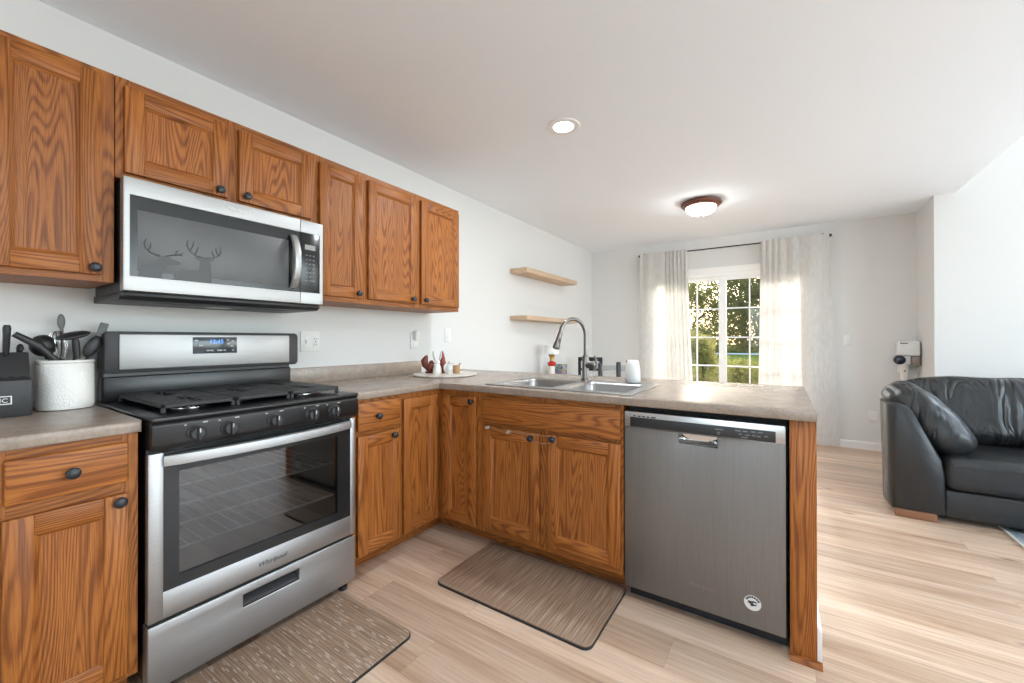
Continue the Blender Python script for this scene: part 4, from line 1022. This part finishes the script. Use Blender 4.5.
MB().lathe([(.014, .924), (.026, .935), (.020, .950), (.028, .975), (.040, .998), (.012, 1.006), (.008, 1.05)], c=(x, y, 0)).build('neck', BRASS, t, root=t, smooth=50)
MB().lathe([(.086, 1.008), (.076, 1.112), (.072, 1.112), (.082, 1.008)], c=(x, y, 0), n=36).build('lamp_shade', mat('shade_white', (.80, .80, .78), .6), t, root=t, smooth=50)
BOXM = mat('patterned_box', (.4, .3, .3), .5)
vo = N(BOXM, 'ShaderNodeTexVoronoi'); vo.inputs['Scale'].default_value = 38; L(BOXM, coords(BOXM, (1, 1, 1), False), vo.inputs['Vector'])
hs = N(BOXM, 'ShaderNodeHueSaturation'); hs.inputs['Saturation'].default_value = .75; hs.inputs['Value'].default_value = .45; L(BOXM, vo.outputs['Color'], hs.inputs['Color']); L(BOXM, hs.outputs[0], bsdf(BOXM).inputs['Base Color'])
t = thing('trinket_box', 'small multicoloured patterned box beside the lamp with the red ball', 'box', (.22, 3.79, .762))
MB().box(.17, .27, 3.735, 3.845, .7625, .862, .004).build('box_body', BOXM, t, root=t)
MB().box(.166, .274, 3.731, 3.849, .860, .884, .005).build('lid', BOXM, t, root=t)

# ------------------------------------------------------------------ dining chairs beyond the peninsula
SEATF = mat('grey_seat', (.28, .28, .28), .7)
def chair(loc, rz, w, label, top=.95, pale=False):
    t = thing('dining_chair', label, 'chair', loc, rz, 'dark dining chairs beyond the peninsula')
    h = w/2; s = .036
    MB().box(-h, h, -.40, .02, .43, .47, .015, 3).build('seat', SEATF, t)
    for k in (-1, 1):
        x = k*(h-s/2)
        MB().prism([(x-s/2, 0), (x+s/2, 0), (x+s/2, .45), (x+s/2, top), (x-s/2, top), (x-s/2, .45)], 'y', .0, .024, .002).build('back_post', BLACKM, t)
        MB().box(x-s/2, x+s/2, -.39, -.355, 0, .435, .002).build('leg', BLACKM, t)
    if pale: MB().box(-h+s, h-s, .002, .022, top-.085, top-.03, .003).build('back_slat', SEATF, t)
    else:
        MB().box(-h, h, -.002, .026, top-.045, top+.004, .005).build('top_rail', BLACKM, t)
        MB().box(-h+s, h-s, .002, .022, top-.165, top-.135, .003).build('lower_rail', BLACKM, t)
chair((.345, 4.34, 0), .10, .31, 'dark open-backed dining chair seen left of the faucet body, beyond the counter', .945)
chair((.770, 3.90, 0), math.radians(68), .34, 'dark dining chair with pale back slat, turned sideways between faucet handle and soap bottle', .915, True)
chair((1.167, 3.28, 0), math.radians(65), .27, 'dark dining chair whose post stands just left of the white soap bottle', .965, True)

# ------------------------------------------------------------------ outside: lawn, trees, shrubs
LAWN = mat('lawn', (.1, .2, .03), 1.0, 0.0, **{'Specular IOR Level': 0.0})
v_ = coords(LAWN, (1, 1, 1), False)
a_ = noise(LAWN, v_, .35, 3, .6); b_ = noise(LAWN, v_, 22, 4, .7)
cg = ramp(LAWN, b_, [(.3, (.045, .065, .015)), (.6, (.12, .15, .035)), (.8, (.19, .22, .06))])
cl = ramp(LAWN, b_, [(.3, (.05, .042, .018)), (.55, (.15, .125, .05)), (.75, (.27, .225, .11))])
sp_ = N(LAWN, 'ShaderNodeSeparateXYZ'); L(LAWN, v_, sp_.inputs[0])
yn = mth(LAWN, 'ADD', sp_.outputs[1], mth(LAWN, 'MULTIPLY', a_, 6.0))
fac = N(LAWN, 'ShaderNodeMapRange'); fac.inputs[1].default_value = 18.5; fac.inputs[2].default_value = 21.0; L(LAWN, yn, fac.inputs[0])
L(LAWN, mixc(LAWN, fac.outputs[0], cl, cg), bsdf(LAWN).inputs['Base Color']); bump(LAWN, b_, .6, .05)
structure('ground', MB().box(-70, 70, -60, 110, -.35, -.16), LAWN)
structure('road', MB().box(-60, 60, 40, 42.5, -.158, -.12), mat('pale_asphalt', (.42, .42, .42), .9))
def leaf_mat(name, c1, c2):
    m = bpy.data.materials.new(name); m.use_nodes = True; nt = m.node_tree; nt.nodes.clear()
    tc = nt.nodes.new('ShaderNodeTexCoord'); nz = nt.nodes.new('ShaderNodeTexNoise'); nz.inputs['Scale'].default_value = 2.3; nz.inputs['Detail'].default_value = 5; nz.inputs['Roughness'].default_value = .8
    nt.links.new(tc.outputs['Object'], nz.inputs['Vector'])
    r = nt.nodes.new('ShaderNodeValToRGB'); r.color_ramp.elements[0].position = .35; r.color_ramp.elements[0].color = (*c1, 1); r.color_ramp.elements[1].position = .68; r.color_ramp.elements[1].color = (*c2, 1)
    nt.links.new(nz.outputs['Fac'], r.inputs[0])
    d = nt.nodes.new('ShaderNodeBsdfDiffuse'); t = nt.nodes.new('ShaderNodeBsdfTranslucent'); mx = nt.nodes.new('ShaderNodeMixShader'); mx.inputs[0].default_value = .45
    o = nt.nodes.new('ShaderNodeOutputMaterial')
    nt.links.new(r.outputs[0], d.inputs[0]); nt.links.new(r.outputs[0], t.inputs[0]); nt.links.new(d.outputs[0], mx.inputs[1]); nt.links.new(t.outputs[0], mx.inputs[2]); nt.links.new(mx.outputs[0], o.inputs[0]); return m
BARK = mat('bark', (.09, .065, .045), .9)
n_ = noise(BARK, coords(BARK, (30, 30, 5)), 1, 4, .7); bump(BARK, n_, .8, .03)
OLIVE = leaf_mat('olive_leaves', (.12, .12, .03), (.42, .37, .12)); YELLOW = leaf_mat('yellow_leaves', (.30, .25, .05), (.75, .60, .18)); DKGREEN = leaf_mat('dark_leaves', (.09, .095, .03), (.30, .27, .09))
def foliage(rng, blobs, n, size):
    vs_, fs_ = [], []
    tot = sum(b[3]**2 for b in blobs)
    for (cx, cy, cz, r, sq) in blobs:
        for _ in range(int(n*r*r/tot)):
            while True:
                p = Vector((rng.uniform(-1, 1), rng.uniform(-1, 1), rng.uniform(-1, 1)))
                if .1 < p.length < 1: break
            p = p.normalized()*p.length**.55
            c = Vector((cx+p.x*r, cy+p.y*r, cz+p.z*r*sq))
            a = Vector((rng.gauss(0, 1), rng.gauss(0, 1), rng.gauss(0, 1))).normalized(); b = a.cross(Vector((rng.gauss(0, 1), rng.gauss(0, 1), rng.gauss(0, 1)))).normalized()
            s = size*rng.uniform(.6, 1.3); k = len(vs_)
            vs_ += [c-a*s, c+b*s*.45, c+a*s, c-b*s*.45]; fs_.append([k, k+1, k+2, k+3])
    return MB().raw(vs_, fs_)
def tree(label, x, y, h, r, m, n, size=.13, seed=0, low=.3, group='trees beyond the lawn', cat='tree', name='tree'):
    rng = random.Random(seed); t = thing(name, label, cat, (x, y, -.16), 0, group)
    mb = MB(); top = h*.8
    pth = [(x, y, -.17)] + [(x+rng.uniform(-.1, .1)*k, y+rng.uniform(-.1, .1)*k, top*k/5) for k in range(1, 6)]
    mb.tube(pth, [h*.028, h*.024, h*.02, h*.016, h*.011, h*.005], 10)
    for k in range(9):
        a = rng.uniform(0, 2*PI); z = h*rng.uniform(low*.8, .75); L_ = r*rng.uniform(.5, .9)
        mb.tube([(x, y, z), (x+math.cos(a)*L_*.5, y+math.sin(a)*L_*.5, z+L_*.3), (x+math.cos(a)*L_, y+math.sin(a)*L_, z+L_*.7)], [h*.011, h*.007, h*.003], 7)
    mb.build('trunk', BARK, t, root=t, smooth=60)
    bl = []
    for k in range(24):
        a = rng.uniform(0, 2*PI); q = rng.uniform(.1, .75)*r; z = h*rng.uniform(low, .95)
        bl.append((x+math.cos(a)*q, y+math.sin(a)*q, z, r*rng.uniform(.38, .58), .85))
    foliage(rng, bl, n, size).build('foliage', m, t, root=t, smooth=0)
tree('dark olive bushy tree filling the right pane of the patio door', .6, 51, 14.0, 5.2, DKGREEN, 22000, .15, 1, .04)
tree('olive bushy tree in the left pane of the patio door, beyond the lawn', -5.9, 50, 8.0, 3.6, OLIVE, 12000, .13, 2, .03)
tree('tall airy yellow-leaved tree at the upper left of the patio door', -9.5, 62, 16.0, 5.0, YELLOW, 3600, .16, 3, .35)
tree('olive tree beyond the lawn, mostly behind the right curtain', 9.6, 50, 12.0, 4.2, OLIVE, 8000, .17, 4, .05)
tree('yellow-leaved tree beyond the lawn, mostly behind the left curtain', -17.5, 50, 11.0, 4.4, YELLOW, 7000, .17, 5, .1)
tree('dark green tree farthest behind the other trees, above the lawn', -2.2, 66, 16.0, 6.0, DKGREEN, 12000, .22, 6, .03)
tree('low yellow-green shrub close outside the left pane of the patio door', .22, 14.2, 1.35, .72, OLIVE, 5200, .045, 7, -.05, 'shrubs on the lawn', 'shrub', 'shrub')
tree('ground-hugging leafy shrub close outside the right pane of the patio door', 1.35, 12.2, .42, .75, OLIVE, 4200, .035, 9, -.1, 'shrubs on the lawn', 'shrub', 'shrub')
tree('long low olive hedge-like shrub beneath the far trees, left of the mullion', -4.2, 45.2, 1.9, 2.6, OLIVE, 7000, .11, 8, -.05, 'shrubs on the lawn', 'shrub', 'shrub')
